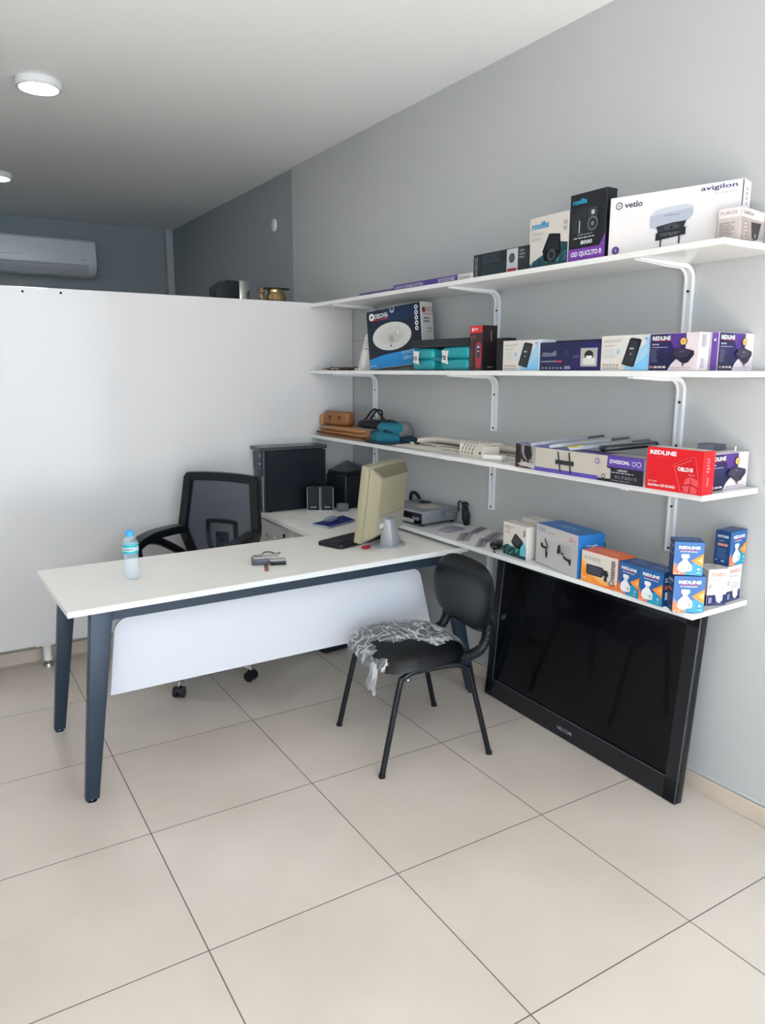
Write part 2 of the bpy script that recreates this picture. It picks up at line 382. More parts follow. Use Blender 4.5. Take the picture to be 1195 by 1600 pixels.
# ------------------------------------------------------------------ cartons, topmost shelf
BLK = P('15161b', .35); WHT = P('e9e4e0'); OFF = P('d8d2cb'); PUR = P('5b3b98'); NAVY = P('121a44'); DNV = P('0b1030'); GRY = P('8d8a88'); TXT = P('4a4a50')
WT = P('f4f4f4'); ORG = P('f08a2c'); REDI = P('d21f2a'); BLU = P('1d5c98'); CYN = P('1c8fc0'); DBL = P('173e74'); TEAL = P('1e8a90')
z = SZ[0]
tag_g = 'cartons on the topmost shelf'
c = Carton(.33, .17, .016, P('4a3b70'), front=P('4c3b7c')); c.F('front').text('MANUAL / WIRELESS INSTALL', .05, .2, .95, .75, P('b8b0cc')); c.F('front')
c.place('flat_box', 'low flat purple carton nearest the partition on the topmost shelf', 1.50, -.02, z)
c = Carton(.50, .19, .028, P('55429a'), front=P('56408f')); f = c.F('front'); f.text('DVISION / EXTENSIBLE PATTERN', .03, .25, .5, .75, WT); f.text('BOKESGUARE', .74, .25, .98, .8, WT)
c.place('flat_box', 'long flat purple carton left of the white packet on the topmost shelf', 1.495, -.355, z)
c = Carton(.10, .17, .026, WHT); c.F('front').text('EDNO', .15, .2, .85, .7, TXT); c.place('flat_box', 'small flat white packet marked EDNO beside the dark power strip carton', 1.495, -.862, z)
c = Carton(.341, .07, .094, BLK, front=P('191c22')); f = c.F('front')
f.rect(.61, .03, .80, .97, P('c9cbd0')); f.rect(.80, .03, .97, .97, P('23262c')); f.text('ENORISOND', .03, .1, .085, .9, P('b5b8bd'), vert=True)
f.rect(.16, .08, .6, .5, P('1c3034')); f.lines(.18, .55, .58, .92, 4, P('3a4850'), fill=.6); f.oval(.7, .6, .05, .2, P('4a4e58')); f.rect(.63, .06, .78, .18, P('a02c2c')); f.lines(.83, .5, .94, .9, 3, P('8a8d94'))
c.place('product_box', 'low wide black carton with a silver label band on the topmost shelf', 1.50, -.963, z)
c = Carton(.201, .09, .186, OFF, front=P('ddd6cd')); f = c.F('front')
f.poly([(0.01, .01), (.99, .01), (.99, .42), (.75, .46), (.5, .3), (.25, .2), (.01, .08)], P('17434b')); 
for k in range(26):
    u = random.uniform(.05, .95); vv = random.uniform(.03, .05+.33*u); f.poly([(u, vv), (u+.05, vv+.09), (u+.035, vv+.1), (u-.01, vv+.02)], P(random.choice(['2f7f93', '5fb3c4', '0e2a30', '22606c'])), False)
f.k += 1; f.poly([(.36, .32), (.52, .64), (.8, .60), (.83, .25), (.66, .08), (.42, .12)], P('17181c', .2)); f.k += 1; f.poly([(.40, .34), (.54, .6), (.76, .57), (.78, .3)], P('26282e', .2)); f.circ(.6, .22, .022, P('3d4048')); f.circ(.6, .22, .012, P('0b0b0d'))
f.text('roolfix', .06, .76, .52, .90, P('2b8fc0'), bold=.03); f.text('outdoor', .07, .64, .40, .71, P('b3aca4')); f.text('camera', .07, .54, .32, .6, P('bfb8b0'))
f.rect(.88, .76, .97, .83, P('b5b0ab')); f.rect(.88, .65, .97, .72, P('b5b0ab'))
c.place('product_box', 'white carton picturing a black box camera over teal water, topmost shelf', 1.50, -1.297, z)
c = Carton(.167, .05, .232, BLK, front=P('17181c')); f = c.F('front')
f.rect(.0, .02, 1, .2, P('7b3fa6')); f.poly([(.86, .2), (1, .2), (1, .36), (.93, .28)], P('7b3fa6')); f.text('OD QUCLTO 8', .08, .07, .92, .155, WT, bold=.04)
f.text('8000', .34, .25, .66, .31, WT, bold=.03); f.lines(.14, .33, .86, .37, 1, P('b8b8bc')); f.lines(.25, .38, .75, .41, 1, P('909096'))
f.poly([(.10, .42), (.10, .70), (.28, .74), (.34, .70), (.34, .42)], P('25272c')); f.poly([(.30, .42), (.34, .76), (.74, .78), (.80, .74), (.80, .44), (.62, .40)], P('2d3036', .25)); f.poly([(.52, .41), (.54, .76), (.76, .76), (.78, .44)], P('3a3d45', .25))
f.circ(.66, .53, .024, P('585c66')); f.circ(.66, .53, .017, P('111215')); f.circ(.66, .53, .008, P('6a6e78')); f.rect(.29, .42, .315, .6, P('c8c8cc')); f.rect(.62, .66, .70, .72, P('c8c8cc'))
f.text('roolfix', .10, .84, .50, .92, P('2196c8'), bold=.03)
c.place('product_box', 'tall black carton with a purple bottom band and two speakers pictured', 1.50, -1.501, z)
c = Carton(.425, .068, .190, P('eeebea'), front=P('efe9e7')); f = c.F('front')
f.circ(.075, .85, .012, P('3d2f5c')); f.circ(.075, .85, .0085, P('efe9e7')); f.circ(.075, .85, .003, P('3d2f5c')); f.text('vetlo', .12, .80, .265, .90, P('2f2750'), bold=.02)
f.text('avigilon', .70, .87, .955, .965, P('3b2f70'), bold=.015); f.lines(.80, .82, .95, .84, 1, P('b9b3b8'))
f.poly([(.335, .42), (.33, .60), (.37, .69), (.60, .73), (.655, .69), (.655, .55), (.62, .47), (.56, .42), (.42, .36)], P('b9bdc9', .3)); f.poly([(.33, .60), (.37, .69), (.5, .725), (.60, .73), (.655, .69), (.655, .66), (.5, .64)], P('cdd0da', .3))
f.text('AVIGILON', .44, .57, .55, .605, P('5c6070')); f.poly([(.385, .42), (.40, .30), (.59, .35), (.61, .47), (.5, .46)], P('26282e', .2)); f.oval(.5, .39, .06, .06, P('3c4048', .2)); f.circ(.5, .39, .006, P('0a0a0c'))
f.poly([(.385, .19), (.385, .31), (.61, .37), (.61, .25)], P('16171b')); f.lines(.42, .25, .59, .31, 2, P('66686e')); f.rect(.42, .07, .43, .21, P('1b1c20')); f.rect(.56, .11, .57, .26, P('1b1c20'))
f.circ(.067, .10, .013, P('5a3a86')); f.text('0', .06, .07, .074, .13, WT); f.rect(.993, .02, 1, .98, P('3a2f50'))
f = c.F('right'); f.lines(.3, .3, .6, .9, 8, P('b0a8b4'))
c.place('product_box', 'large long white carton picturing a white dome camera on the topmost shelf', 1.50, -1.684, z, -73.6)
c = Carton(.16, .07, .104, P('cfc4bd'), front=P('b7a99f')); f = c.F('front')
f.rect(.02, .72, .98, .98, P('e9e2de')); f.text('GARSCA', .08, .80, .52, .9, P('5b4a50'), bold=.02); f.rect(.1, .08, .3, .62, P('9c8c82')); f.lines(.12, .1, .28, .6, 5, P('d8cec6'))
f.poly([(.42, .62), (.5, .2), (.62, .1), (.75, .2), (.85, .65)], P('2c2428', .25)); f.circ(.62, .25, .009, P('5a5058')); f.text('0', .6, .22, .64, .3, WT)
f.poly([(.4, .02), (.98, .02), (.98, .2), (.6, .14)], P('e4dcd8'))
f = c.F('left'); f.rect(.02, .72, .98, .98, P('e9e2de')); f.text('FUKOI', .1, .8, .8, .9, P('80606a')); f.lines(.1, .1, .8, .6, 8, P('8d7d74'))
c.place('product_box', 'small beige carton picturing a black dome camera at the near end of the topmost shelf', 1.585, -2.112, z, 8)

# ------------------------------------------------------------------ second shelf
z = SZ[1]
# slatted white device
mb = MB().prism([(-.05, 0), (.06, 0), (.06, .012), (-.05, .012)], -.06, .06, M_whitepl, 'y', .002)
mb.prism([(-.035, .012), (.05, .012), (.05, .20), (.012, .20), (-.008, .12)], -.045, .045, M_whitepl, 'y', .004, 2)
for k in range(5): mb.box((-.012+k*.0035, -.0462, .115+k*.016), (.045, -.0445, .119+k*.016), mat('slot_grey', '7c7a74', .6))
tag(mb.build('router_stand', loc=(1.60, .085, z+.0005), rot=math.radians(-20)), 'small upright off-white slatted plastic device left of the dark ceiling lamp carton', 'device')
# bundle of dry twigs / cable scraps
mb = MB(); rs = random.Random(3)
for k in range(26):
    x = rs.uniform(1.50, 1.70); y0 = rs.uniform(.40, .485); p = [(x, y0, z+.006+rs.uniform(0, .016))]
    for j in range(4): q = p[-1]; p.append((q[0]+rs.uniform(-.012, .012), q[1]-rs.uniform(.04, .065), z+.004+rs.uniform(0, .014)))
    mb.tube(p, rs.uniform(.0025, .004), mat('brown_twig', '54382c', .7, var=.3, scale=40), 6, smoothpath=3)
for k in range(5): mb.ell((rs.uniform(1.5, 1.6), rs.uniform(.2, .44), z+.010), (.008, .012, .006), mat('pale_scrap', 'a58f7e', .7), 8, 6)
tag(mb.build('cable_scraps'), 'loose heap of brown wires and scraps at the partition end of the second shelf', 'wires', kind='stuff')
# leaning ceiling lamp carton
c = Carton(.37, .095, .30, OFF, front=P('0f1b2c')); f = c.F('front')
f.poly([(.01, .01), (.99, .01), (.99, .29), (.75, .25), (.5, .24), (.25, .22), (.01, .17)], P('1a86c6'))
f.poly([(.3, .98), (.3, .8), (.75, .75), (.98, .8), (.98, .98)], P('122a4a'))
f.oval(.46, .52, .36, .235, P('d8d6d0')); f.oval(.46, .53, .25, .15, P('cfcdc7')); f.oval(.50, .5, .15, .09, P('c4c2bc')); f.rect(.42, .42, .50, .53, P('a9a7a2')); f.circ(.44, .36, .006, P('70665c')); f.circ(.58, .56, .006, P('f4f4f2'))
f.circ(.11, .89, .019, WT); f.circ(.11, .89, .007, P('0f1b2c')); f.text('DESOVIA', .17, .85, .42, .93, WT, bold=.02); f.rect(.08, .82, .42, .832, REDI)
f.circ(.5, .955, .016, P('c9cbd8')); f.circ(.5, .965, .011, P('40465c'))
for k in range(5): f.circ(.93, .92-k*.085, .011, WT); f.circ(.93, .92-k*.085, .005, P('0f1b2c'))
f.text('ACWITELE', .63, .19, .92, .245, P('9fd4f0'), bold=.02); f.text('SERVICE', .66, .10, .92, .16, P('9fd4f0'), bold=.02); f.text('Sta Plus', .03, .04, .16, .075, WT)
f = c.F('right'); f.circ(.25, .87, .014, P('7c1f28')); f.text('DESO', .42, .85, .95, .92, P('6a4a4e')); f.rect(.2, .80, .92, .81, REDI); f.lines(.2, .66, .9, .76, 2, TXT); f.lines(.5, .5, .95, .6, 2, GRY)
c.place('lamp_box', 'leaning dark blue carton picturing a round white ceiling lamp, second shelf', 1.520, -.095, z+.002, -75, roll=-5.5)
# teal hard case with black tray
t = thing('tool_case', 'teal plastic hard case with two rounded halves and white stickers', 'case', (1.50, -.515, z+.0006), -PI/2)
TM = mat('teal_case_plastic', '138a92', .35, var=.05)
mb = MB()
mb.box((.0, .0, .0), (.165, .15, .052), TM, .018, 4); mb.box((.0, .0, .050), (.165, .15, .102), TM, .018, 4)
mb.box((.235, -.005, .0), (.43, .15, .052), TM, .02, 4); mb.box((.235, -.005, .050), (.43, .15, .104), TM, .02, 4)
mb.box((.05, .035, .002), (.3, .14, .095), TM, .01, 2)
mb.build('shell', t)
MB().box((.07, .012, .040), (.30, .034, .062), mat('teal_handle', '10767f', .35), .006, 3).build('handle', t)
for u in (.02, .245):
    s_ = MB(); s_.prism([(u, .038), (u+.05, .028), (u+.042, .055), (u+.05, .088), (u, .09), (u+.01, .06)], -.0085, -.0065, WHT, 'y')
    Face(s_, (u+.012, -.0087, .045), (1, 0, 0), (0, 0, 1), .025, .025).rect(.1, .1, .8, .8, P('1c2024')).rect(.3, .3, .6, .6, WHT); s_.build('sticker', t)
c = Carton(.43, .14, .036, P('1a1b1e', .5)); c.F('front').rect(.02, .06, .98, .2, P('242529')); c.place('storage_tray', 'flat black lidded tray lying on top of the teal hard case', 1.505, -.505, z+.1050, cat='tray')
# red-black box
c = Carton(.098, .075, .187, P('17090c'), front=P('3c1116')); f = c.F('front')
f.rect(.01, .84, .99, .995, P('e0202c')); f.circ(.24, .915, .008, WT); f.text('ener', .36, .895, .66, .945, WT, bold=.02); f.lines(.08, .72, .55, .79, 2, P('9c6a6c')); f.lines(.08, .66, .42, .70, 1, P('8a5a5c'))
f.poly(rrect(.5, .05, .97, .63, .1), P('8f1e2a')); f.poly(rrect(.55, .07, .92, .61, .08), P('a82a36')); f.poly(rrect(.6, .28, .86, .57, .05), P('2a3040', .25)); f.rect(.64, .5, .82, .55, P('8fa6c0')); f.rect(.66, .42, .80, .44, WT)
for k in range(4): f.circ(.22, .47-k*.07, .005, P('7a4a4c'))
f.rect(.05, .1, .3, .17, P('6a3a3c'))
f = c.F('right'); f.rect(.02, .02, .98, .3, P('0d0b12')); f.rect(.55, .66, .63, .9, P('7a4a50')); f.lines(.35, .06, .75, .1, 1, P('c0b0b4'))
c.place('product_box', 'tall dark red carton with a bright red cap picturing a handheld tester', 1.50, -.950, z, -96)
c = Carton(.065, .07, .105, P('0e0f13', .5)); c.mb.box((.0, .0, .1045), (.065, .05, .132), P('0e0f13', .5), .002); c.place('black_box', 'small stepped black box squeezed behind the dark red carton', 1.515, -1.108, z, cat='box')
def whiteblue(lbl, x, y, w, yawd=-90):
    c = Carton(w, .09, .117, P('e4ddd6'), front=P('e6e0da')); f = c.F('front')
    f.poly([(.46, .01), (.99, .01), (.99, .97), (.86, .7), (.62, .3)], P('a9d3ec')); f.poly([(.6, .01), (.99, .01), (.99, .5)], P('7fbfe6'))
    f.text('MASOTINE', .06, .80, .38, .88, P('9a948e')); f.rect(.40, .83, .415, .92, P('9a948e')); f.lines(.07, .68, .36, .74, 1, P('b5aea8')); f.lines(.07, .36, .34, .62, 6, P('c9c1ba'), fill=.3)
    f.circ(.37, .54, .0075, P('6fb0d8')); f.text('8', .362, .50, .378, .58, WT)
    f.poly([(.45, .18), (.60, .90), (.64, .92), (.80, .88), (.83, .84), (.70, .12), (.66, .10)], P('1c1d21', .25)); f.poly([(.49, .20), (.62, .86), (.77, .83), (.665, .14)], P('2c2d33', .25)); f.rect(.60, .60, .68, .64, P('b5b8be')); f.circ(.63, .47, .003, P('8a8d94'))
    for k in range(5): f.rect(.07+k*.07, .14, .115+k*.07, .18, P(['d08a3a', 'b8b0a8', 'a8a098', 'd0a060', 'c08040'][k])); f.rect(.07+k*.07, .05, .115+k*.07, .09, P('b0a8a0'))
    f.circ(.93, .88, .005, P('5b9cc8'))
    c.F('right').rect(.0, .0, 1, 1, P('dfe6ec')); c.place('product_box', lbl, x, y, z, yawd)
whiteblue('white and light blue tuner carton left of the navy carton on the second shelf', 1.485, -1.183, .207)
c = Carton(.297, .10, .104, P('1a1c44'), front=P('1b2048')); f = c.F('front')
f.poly([(.30, .01), (.99, .01), (.99, .35), (.6, .1)], P('35247a')); f.poly([(.5, .01), (.99, .01), (.99, .98), (.8, .98), (.55, .4)], P('241f5e'))
f.poly([(.03, .5), (.06, .66), (.2, .62), (.29, .72), (.29, .52), (.16, .5)], P('6a6e80', .3)); f.rect(.42, .55, .5, .7, P('2c3260')); f.rect(.57, .44, .67, .52, P('4a4e70'))
f.text('TE AMOVERTENT TAWATES', .02, .30, .31, .345, WT); f.rect(.32, .29, .39, .35, P('d23040')); 
for k in range(6): f.rect(.04+k*.065, .06, .075+k*.065, .12, P('9a9cb0'))
f.rect(.44, .05, .54, .16, P('8a8aa0')); f.rect(.70, .14, .96, .76, P('b9b4ae')); f.oval(.83, .52, .07, .16, P('26262a')); f.rect(.74, .2, .93, .42, P('e2dedb')); f.rect(.79, .42, .88, .5, P('f0eeec'))
c.mb.box((.05, .03, .104), (.27, .1, .110), P('15162e'), .001)
c.place('product_box', 'dark navy carton between the two white and light blue cartons', 1.485, -1.394, z)
whiteblue('white and light blue tuner carton right of the navy carton on the second shelf', 1.482, -1.695, .205)
def redline_modem(w, d, h):
    c = Carton(w, d, h, P('e8dcdf'), front=P('eddde1')); f = c.F('front')
    f.poly([(.01, .01), (.36, .01), (.50, .22), (.62, .38), (.74, .62), (.74, .99), (.01, .99)], P('1c1a4c'))
    f.poly([(.36, .99), (.74, .99), (.74, .62), (.64, .44), (.5, .6)], P('4a2b7c')); 
    for a in range(7): f.poly([(.62, .42), (.36+a*.055, .99), (.372+a*.055, .99)], P('6b48a0'), False)
    for a in range(4): f.poly([(.62, .42), (.12+.02*a, .62+.1*a), (.12+.02*a, .635+.1*a)], P('3f2f78'), False)
    f.k += 1
    f.poly([(.01, .01), (.4, .01), (.52, .3), (.3, .42), (.01, .5)], P('141640'))
    f.text('REDLINE', .055, .82, .43, .93, WT, bold=.04); f.rect(.10, .795, .42, .806, REDI); f.text('BOX 2000', .06, .69, .2, .73, WT, bold=.03); f.rect(.05, .625, .38, .64, P('c8c4d8'))
    f.lines(.04, .22, .20, .58, 10, P('77769a'), fill=.35)
    for k in range(4): f.rect(.03+k*.09, .07, .10+k*.09, .125, P(['b07070', 'c8c4c0', 'c8c4c0', 'd8d4d0'][k]))
    f.circ(.70, .77, .0135, P('2b2033')); f.circ(.70, .77, .0110, P('f0b65e')); f.lines(.67, .74, .73, .80, 2, P('8a5a3a')); f.rect(.69, .58, .715, .69, P('2b2033'))
    f.poly([(.46, .42), (.52, .56), (.66, .62), (.92, .52), (.93, .42), (.82, .22), (.72, .18), (.6, .30)], P('241f33', .2)); f.poly([(.50, .44), (.55, .55), (.66, .60), (.88, .51), (.78, .36), (.66, .34)], P('35304a', .2)); f.text('redline', .66, .49, .72, .52, P('a8a4b8'))
    f.lines(.45, .06, .92, .10, 1, P('b8a8ae'), fill=.5); f.poly([(.70, .18), (.72, .10), (.75, .18)], P('403a50'))
    f = c.F('right'); f.lines(.2, .62, .75, .95, 9, P('5a5260'), fill=.55); f.lines(.2, .06, .7, .32, 7, P('8a8290'), fill=.5)
    f = c.F('left'); f.rect(.62, .01, .99, .99, P('7a55a8')); f.rect(.1, .1, .45, .32, P('2c2830')); f.lines(.12, .62, .5, .92, 4, P('5a5260'), fill=.55); f.circ(.8, .8, .004, WT)
    return c
redline_modem(.180, .05, .116).place('modem_box', 'purple and white modem carton lying along the second shelf beside a light blue carton', 1.477, -1.901, z)
redline_modem(.205, .06, .118).place('modem_box', 'purple and white modem carton facing the room at the near end of the second shelf', 1.560, -2.090, z, 3)

# ------------------------------------------------------------------ third shelf
z = SZ[2]
BR = mat('brown_leather', '8a5a34', .5, var=.12, scale=12, bump=.1, bscale=60); BR2 = mat('tan_kraft', 'a9794c', .65, var=.1, scale=9); BR3 = mat('dark_brown_edge', '5e3a22', .6)
t = thing('leather_folder', 'large brown folder stack lying flat at the partition end of the third shelf', 'folder', (1.485, .47, z), -PI/2)
mb = MB()
for k, (u0, u1, zz, m) in enumerate([(.02, .50, .001, BR), (.0, .52, .014, BR3), (.03, .53, .022, BR2), (.01, .52, .034, BR)]):
    mb.box((u0, .0+.006*k, zz), (u1, .24, zz+.010), m, .003, 2)
mb.build('folder_body', t)
MB().prism([(.08, .0), (.48, .005), (.52, .04), (.52, .22), (.10, .23)], .045, .056, BR2, 'z', .003, 2).build('top_flap', t)
MB().prism([(.52, .03), (.55, .08), (.55, .2), (.52, .22)], .004, .055, BR, 'z', .004, 2).build('gusset', t)
t = thing('leather_pouch', 'rolled tan leather pouch with two buckle straps on top of the brown folders', 'pouch', (1.525, .455, z+.057), math.radians(-78))
mb = MB().box((0, 0, 0), (.22, .07, .085), BR, .022, 4); mb.box((-.03, .0, -.0), (.0, .05, .06), BR2, .006, 2)
mb.build('pouch_body', t)
for u in (.05, .135): MB().prism([(u, .058), (u+.032, .062), (u+.018, .026)], -.004, .0, BR3, 'y', .001).build('strap', t)
# black sling pouch
t = thing('black_pouch', 'small black zip pouch with a coiled strap on the brown folders', 'pouch', (1.56, .12, z+.060), math.radians(-85))
mb = MB(); mb.ell((.09, .07, .022), (.115, .07, .022), M_blackm, 24, 10, pw=.6); mb.ell((.09, .06, .038), (.09, .05, .012), M_leather, 20, 8, pw=.6); mb.build('pouch_body', t)
MB().tube([(-.03, .05, .03), (.0, .07, .05), (.03, .08, .085), (.07, .08, .105), (.10, .08, .09), (.13, .08, .07), (.17, .07, .05), (.19, .05, .03)], .006, M_blackm, 8, smoothpath=5).tube([(.01, .09, .04), (.05, .10, .09), (.08, .10, .1), (.11, .10, .09), (.12, .09, .05)], .006, M_blackm, 8, smoothpath=5).build('strap', t)
tag(MB().box((0, 0, 0), (.17, .11, .003), P('b9b2a6'), .001).build('paper_pad', loc=(1.535, .10, z+.0572), rot=math.radians(-88)), 'thin pale card sticking out under the black zip pouch', 'card')
# teal bag
TB = mat('teal_fabric', '14687a', .8, var=.2, scale=60, bump=.5, bscale=250); TD = mat('dark_teal_fabric', '0d2a38', .8, var=.2, scale=40)
t = thing('teal_bag', 'crumpled small teal fabric bag with dark piping on the third shelf', 'bag', (1.492, -.115, z), -PI/2)
def lump(c, r, m, seed, amp=.12, pw=.75):
    mb = MB(); mb.ell(c, r, m, 36, 22, pw=pw); rr = random.Random(seed); ph = [rr.uniform(0, 6) for _ in range(6)]
    out = []
    for x, y, zz in mb.v:
        d = V((x-c[0], y-c[1], zz-c[2])); k = 1+amp*(math.sin(38*x+ph[0])*math.sin(45*y+ph[1])+.5*math.sin(80*x+60*zz+ph[2])*math.sin(90*y+ph[3]))
        q = V(c)+d*k; out.append((q.x, q.y, max(.001, q.z)))
    mb.v = out; return mb
lump((.085, .055, .030), (.10, .058, .030), TB, 1).build('lower_pocket', t)
lump((.06, .12, .065), (.09, .075, .045), TB, 2).build('upper_body', t)
mb = lump((.115, .14, .06), (.055, .06, .05), mat('grey_lining', '6b6a66', .8), 4); mb.build('lining', t)
mb = MB().tube([(-.01, .03, .045), (.04, .045, .068), (.10, .05, .066), (.16, .06, .05)], .008, TD, 8, smoothpath=5); mb.tube([(.0, .10, .10), (.05, .09, .112), (.11, .10, .11), (.15, .13, .08)], .009, TD, 8, smoothpath=5)
mb.tube(catmull([(-.015, .0, .008), (.08, -.008, .008), (.18, .01, .008), (.21, .08, .012)], 5), .008, TD, 8); mb.build('piping', t)
lump((.20, .13, .02), (.045, .045, .02), TD, 5).build('side_flap', t)
# cream plastic bracket pieces
CR = mat('cream_plastic', 'd3cbbd', .42, var=.03, scale=10); DS = mat('slot_dark', '4c463d', .8)
t = thing('plastic_cover', 'long curved cream plastic cover with a dark slot along the back of the third shelf', 'plastic cover', (0, 0, z))
pth = catmull([(1.63, -.335, .012), (1.70, -.35, .024), (1.738, -.43, .030), (1.740, -.62, .030), (1.738, -.9, .028), (1.733, -1.26, .022)], 8)
mb = MB().sweep(pth, [(-.016, -.012), (.016, -.012), (.018, 0), (.012, .010), (-.012, .010), (-.018, 0)], CR); mb.build('rim', t)
mb = MB().box((1.676, -1.25, .001), (1.715, -.38, .012), CR, .002); mb.box((1.682, -1.24, .0118), (1.704, -.40, .0128), DS); mb.build('channel', t)
t = thing('plastic_rail', 'straight cream plastic rail with a narrow dark slot lying before the curved cover', 'plastic rail', (1.618, -.36, z+.0005), math.radians(-90))
MB().box((0, 0, 0), (.80, .045, .010), CR, .002).build('rail', t); MB().box((.08, .018, .0096), (.78, .032, .0106), DS).build('slot', t)
t = thing('toothed_strip', 'short cream plastic strip with a toothed edge beside the teal bag', 'plastic strip', (1.572, -.335, z+.0005), math.radians(-90))
mb = MB().box((0, 0, 0), (.30, .05, .007), CR, .002)
for k in range(7): mb.box((.02+k*.038, .03, .007), (.036+k*.038, .045, .016), CR, .001)
mb.build('strip', t)
tag(MB().box((0, 0, 0), (.50, .03, .005), CR, .0015).build('plastic_strip', loc=(1.530, -.33, z+.0005), rot=math.radians(-90)), 'thin plain cream plastic strip lying at the front of the third shelf', 'plastic strip')
mb = MB().ell((0, 0, .006), (.010, .022, .006), M_black, 14, 8).tube([(0, -.02, .005), (-.005, -.06, .004), (.005, -.11, .003), (.0, -.15, .003)], .002, M_black, 6, smoothpath=4)
tag(mb.build('key_tag', loc=(1.600, -.425, z+.009)), 'small black oval plug with a thin lead on the third shelf', 'plug')
def perforated(w, h, d):
    mb = MB(); nx, nz = 5, 5
    def fn(u, v): 
        return (u*w, .012+(1-math.cos(v*1.3))*.05, math.sin(v*1.3)*h/.96)
    mb.grid(fn, 10, 8, CR); mb.grid(lambda u, v: (lambda p: (p[0], p[1]+.004, p[2]-.002))(fn(1-u, v)), 10, 8, CR)
    mb.box((0, .05, .055), (w, .12, .061), CR, .002); mb.box((0, .012, 0), (.004, .10, .05), CR); mb.box((w-.004, .012, 0), (w, .10, .05), CR)
    for i in range(4):
        for j in range(4):
            u = .1+i*.15; v = .1+j*.22; p = V(fn(u, v)); q = V(fn(u, v+.01))-p; n = V((0, -q.z, q.y)).normalized()
            mb.add([p+n*.0008+V((-.003, 0, 0)), p+n*.0008+V((.003, 0, 0)), p+n*.0008+V((.003, 0, 0))+q.normalized()*.011, p+n*.0008+V((-.003, 0, 0))+q.normalized()*.011], [(0, 1, 2, 3)], DS)
    for i in range(3): mb.box((.03+i*.05, .07, .0609), (.06+i*.05, .078, .0614), DS)
    mb.cyl((w*.88, .012, .02), (w*.88, .0155, .02), .006, DS, 10)
    return mb
tag(perforated(.19, .06, .1).build('mounting_plate', loc=(1.540, -.83, z+.0005), rot=math.radians(-97)), 'white perforated plastic mounting plate standing in the middle of the third shelf', 'plate')
mb = MB().prism(rrect(0, 0, .10, .05, .012), 0, .022, M_whitepl, 'z', .004, 2); mb.cyl((.02, .02, .0215), (.02, .02, .0225), .004, DS, 8); mb.cyl((.08, .02, .0215), (.08, .02, .0225), .004, DS, 8)
tag(mb.build('plastic_clip', loc=(1.50, -1.045, z+.0005), rot=math.radians(-68)), 'small white plastic end piece right of the perforated plate', 'plastic clip')
tag(MB().box((0, 0, 0), (.12, .15, .002), P('dcd6cc'), .0005).build('paper_sheet', loc=(1.475, -1.185, z+.0005), rot=math.radians(-92)), 'folded cream leaflet lying against the camera print carton', 'leaflet')
# camera print carton and long Dvision carton
c = Carton(.113, .10, .095, P('8878b0'), front=P('8f8a86')); f = c.F('front')
f.poly([(.01, .01), (.99, .01), (.4, .45), (.2, .99), (.01, .99)], P('2a1c20')); f.poly([(.2, .05), (.6, .08), (.32, .4)], P('b98878')); f.rect(.24, .45, .3, .98, P('3d2a2e'))
f.poly([(.45, .95), (.75, .95), (.84, .6), (.78, .4), (.6, .35), (.45, .6)], P('1c1a1e')); f.poly([(.6, .36), (.7, .36), (.74, .14), (.62, .12)], P('211f24')); f.poly([(.1, .16), (.99, .02), (.99, .2), (.5, .28)], P('c8c4c0')); f.rect(.9, .2, .98, .95, P('c4beb4'))
f = c.F('top'); f.rect(.05, .1, .95, .9, P('6e62a0')); f.rect(.3, .3, .8, .8, P('2c2a3c'))
c.place('camera_box', 'small carton with a dark camera photograph left of the wall mount carton', 1.455, -1.310, z)
c = Carton(.508, .085, .090, P('5b4ba0'), front=P('cbc3b6'), top=P('4b3f86'), right=P('e6dcd8')); f = c.F('front')
f.rect(.0, .0, .62, .17, P('5a4aa6')); f.poly([(.62, .0), (1, .0), (1, 1), (.70, 1), (.695, .55), (.73, .5), (.73, .12), (.62, .1)], P('1e1b22')); f.poly([(.70, .58), (.70, 1), (1, 1), (1, .58)], P('5a3f98'))
f.text('DVISION.', .72, .72, .885, .87, WT, bold=.03); f.circ(.92, .79, .008, WT); f.circ(.92, .79, .0062, P('5a3f98')); f.circ(.96, .79, .009, WT); f.circ(.96, .79, .007, P('5a3f98'))
f.text('LAROSU', .79, .45, .87, .52, WT, bold=.02); f.lines(.74, .36, .95, .42, 1, P('d0ccd4')); f.text('9173015', .77, .17, .95, .28, P('a8a4ac')); f.lines(.74, .06, .97, .12, 1, P('8a868e'))
f.rect(.22, .40, .40, .58, P('2b2a2e')); f.poly([(.235, .92), (.25, .92), (.28, .08), (.265, .08)], P('35342f')); f.poly([(.345, .93), (.36, .93), (.38, .08), (.365, .08)], P('35342f'))
f.circ(.615, .75, .010, P('6a5f9a')); f.circ(.615, .75, .006, P('cbc3b6')); f.circ(.675, .2, .008, P('4a4650')); f.circ(.675, .2, .005, P('cbc3b6'))
f = c.F('top'); f.rect(.66, .25, .97, .95, P('b9b2b4')); f.rect(.0, .3, .3, .95, P('8e86ae'))
c.place('wall_mount_box', 'long white and purple wall mount carton with black strips on top, third shelf', 1.450, -1.4240, z, -90)
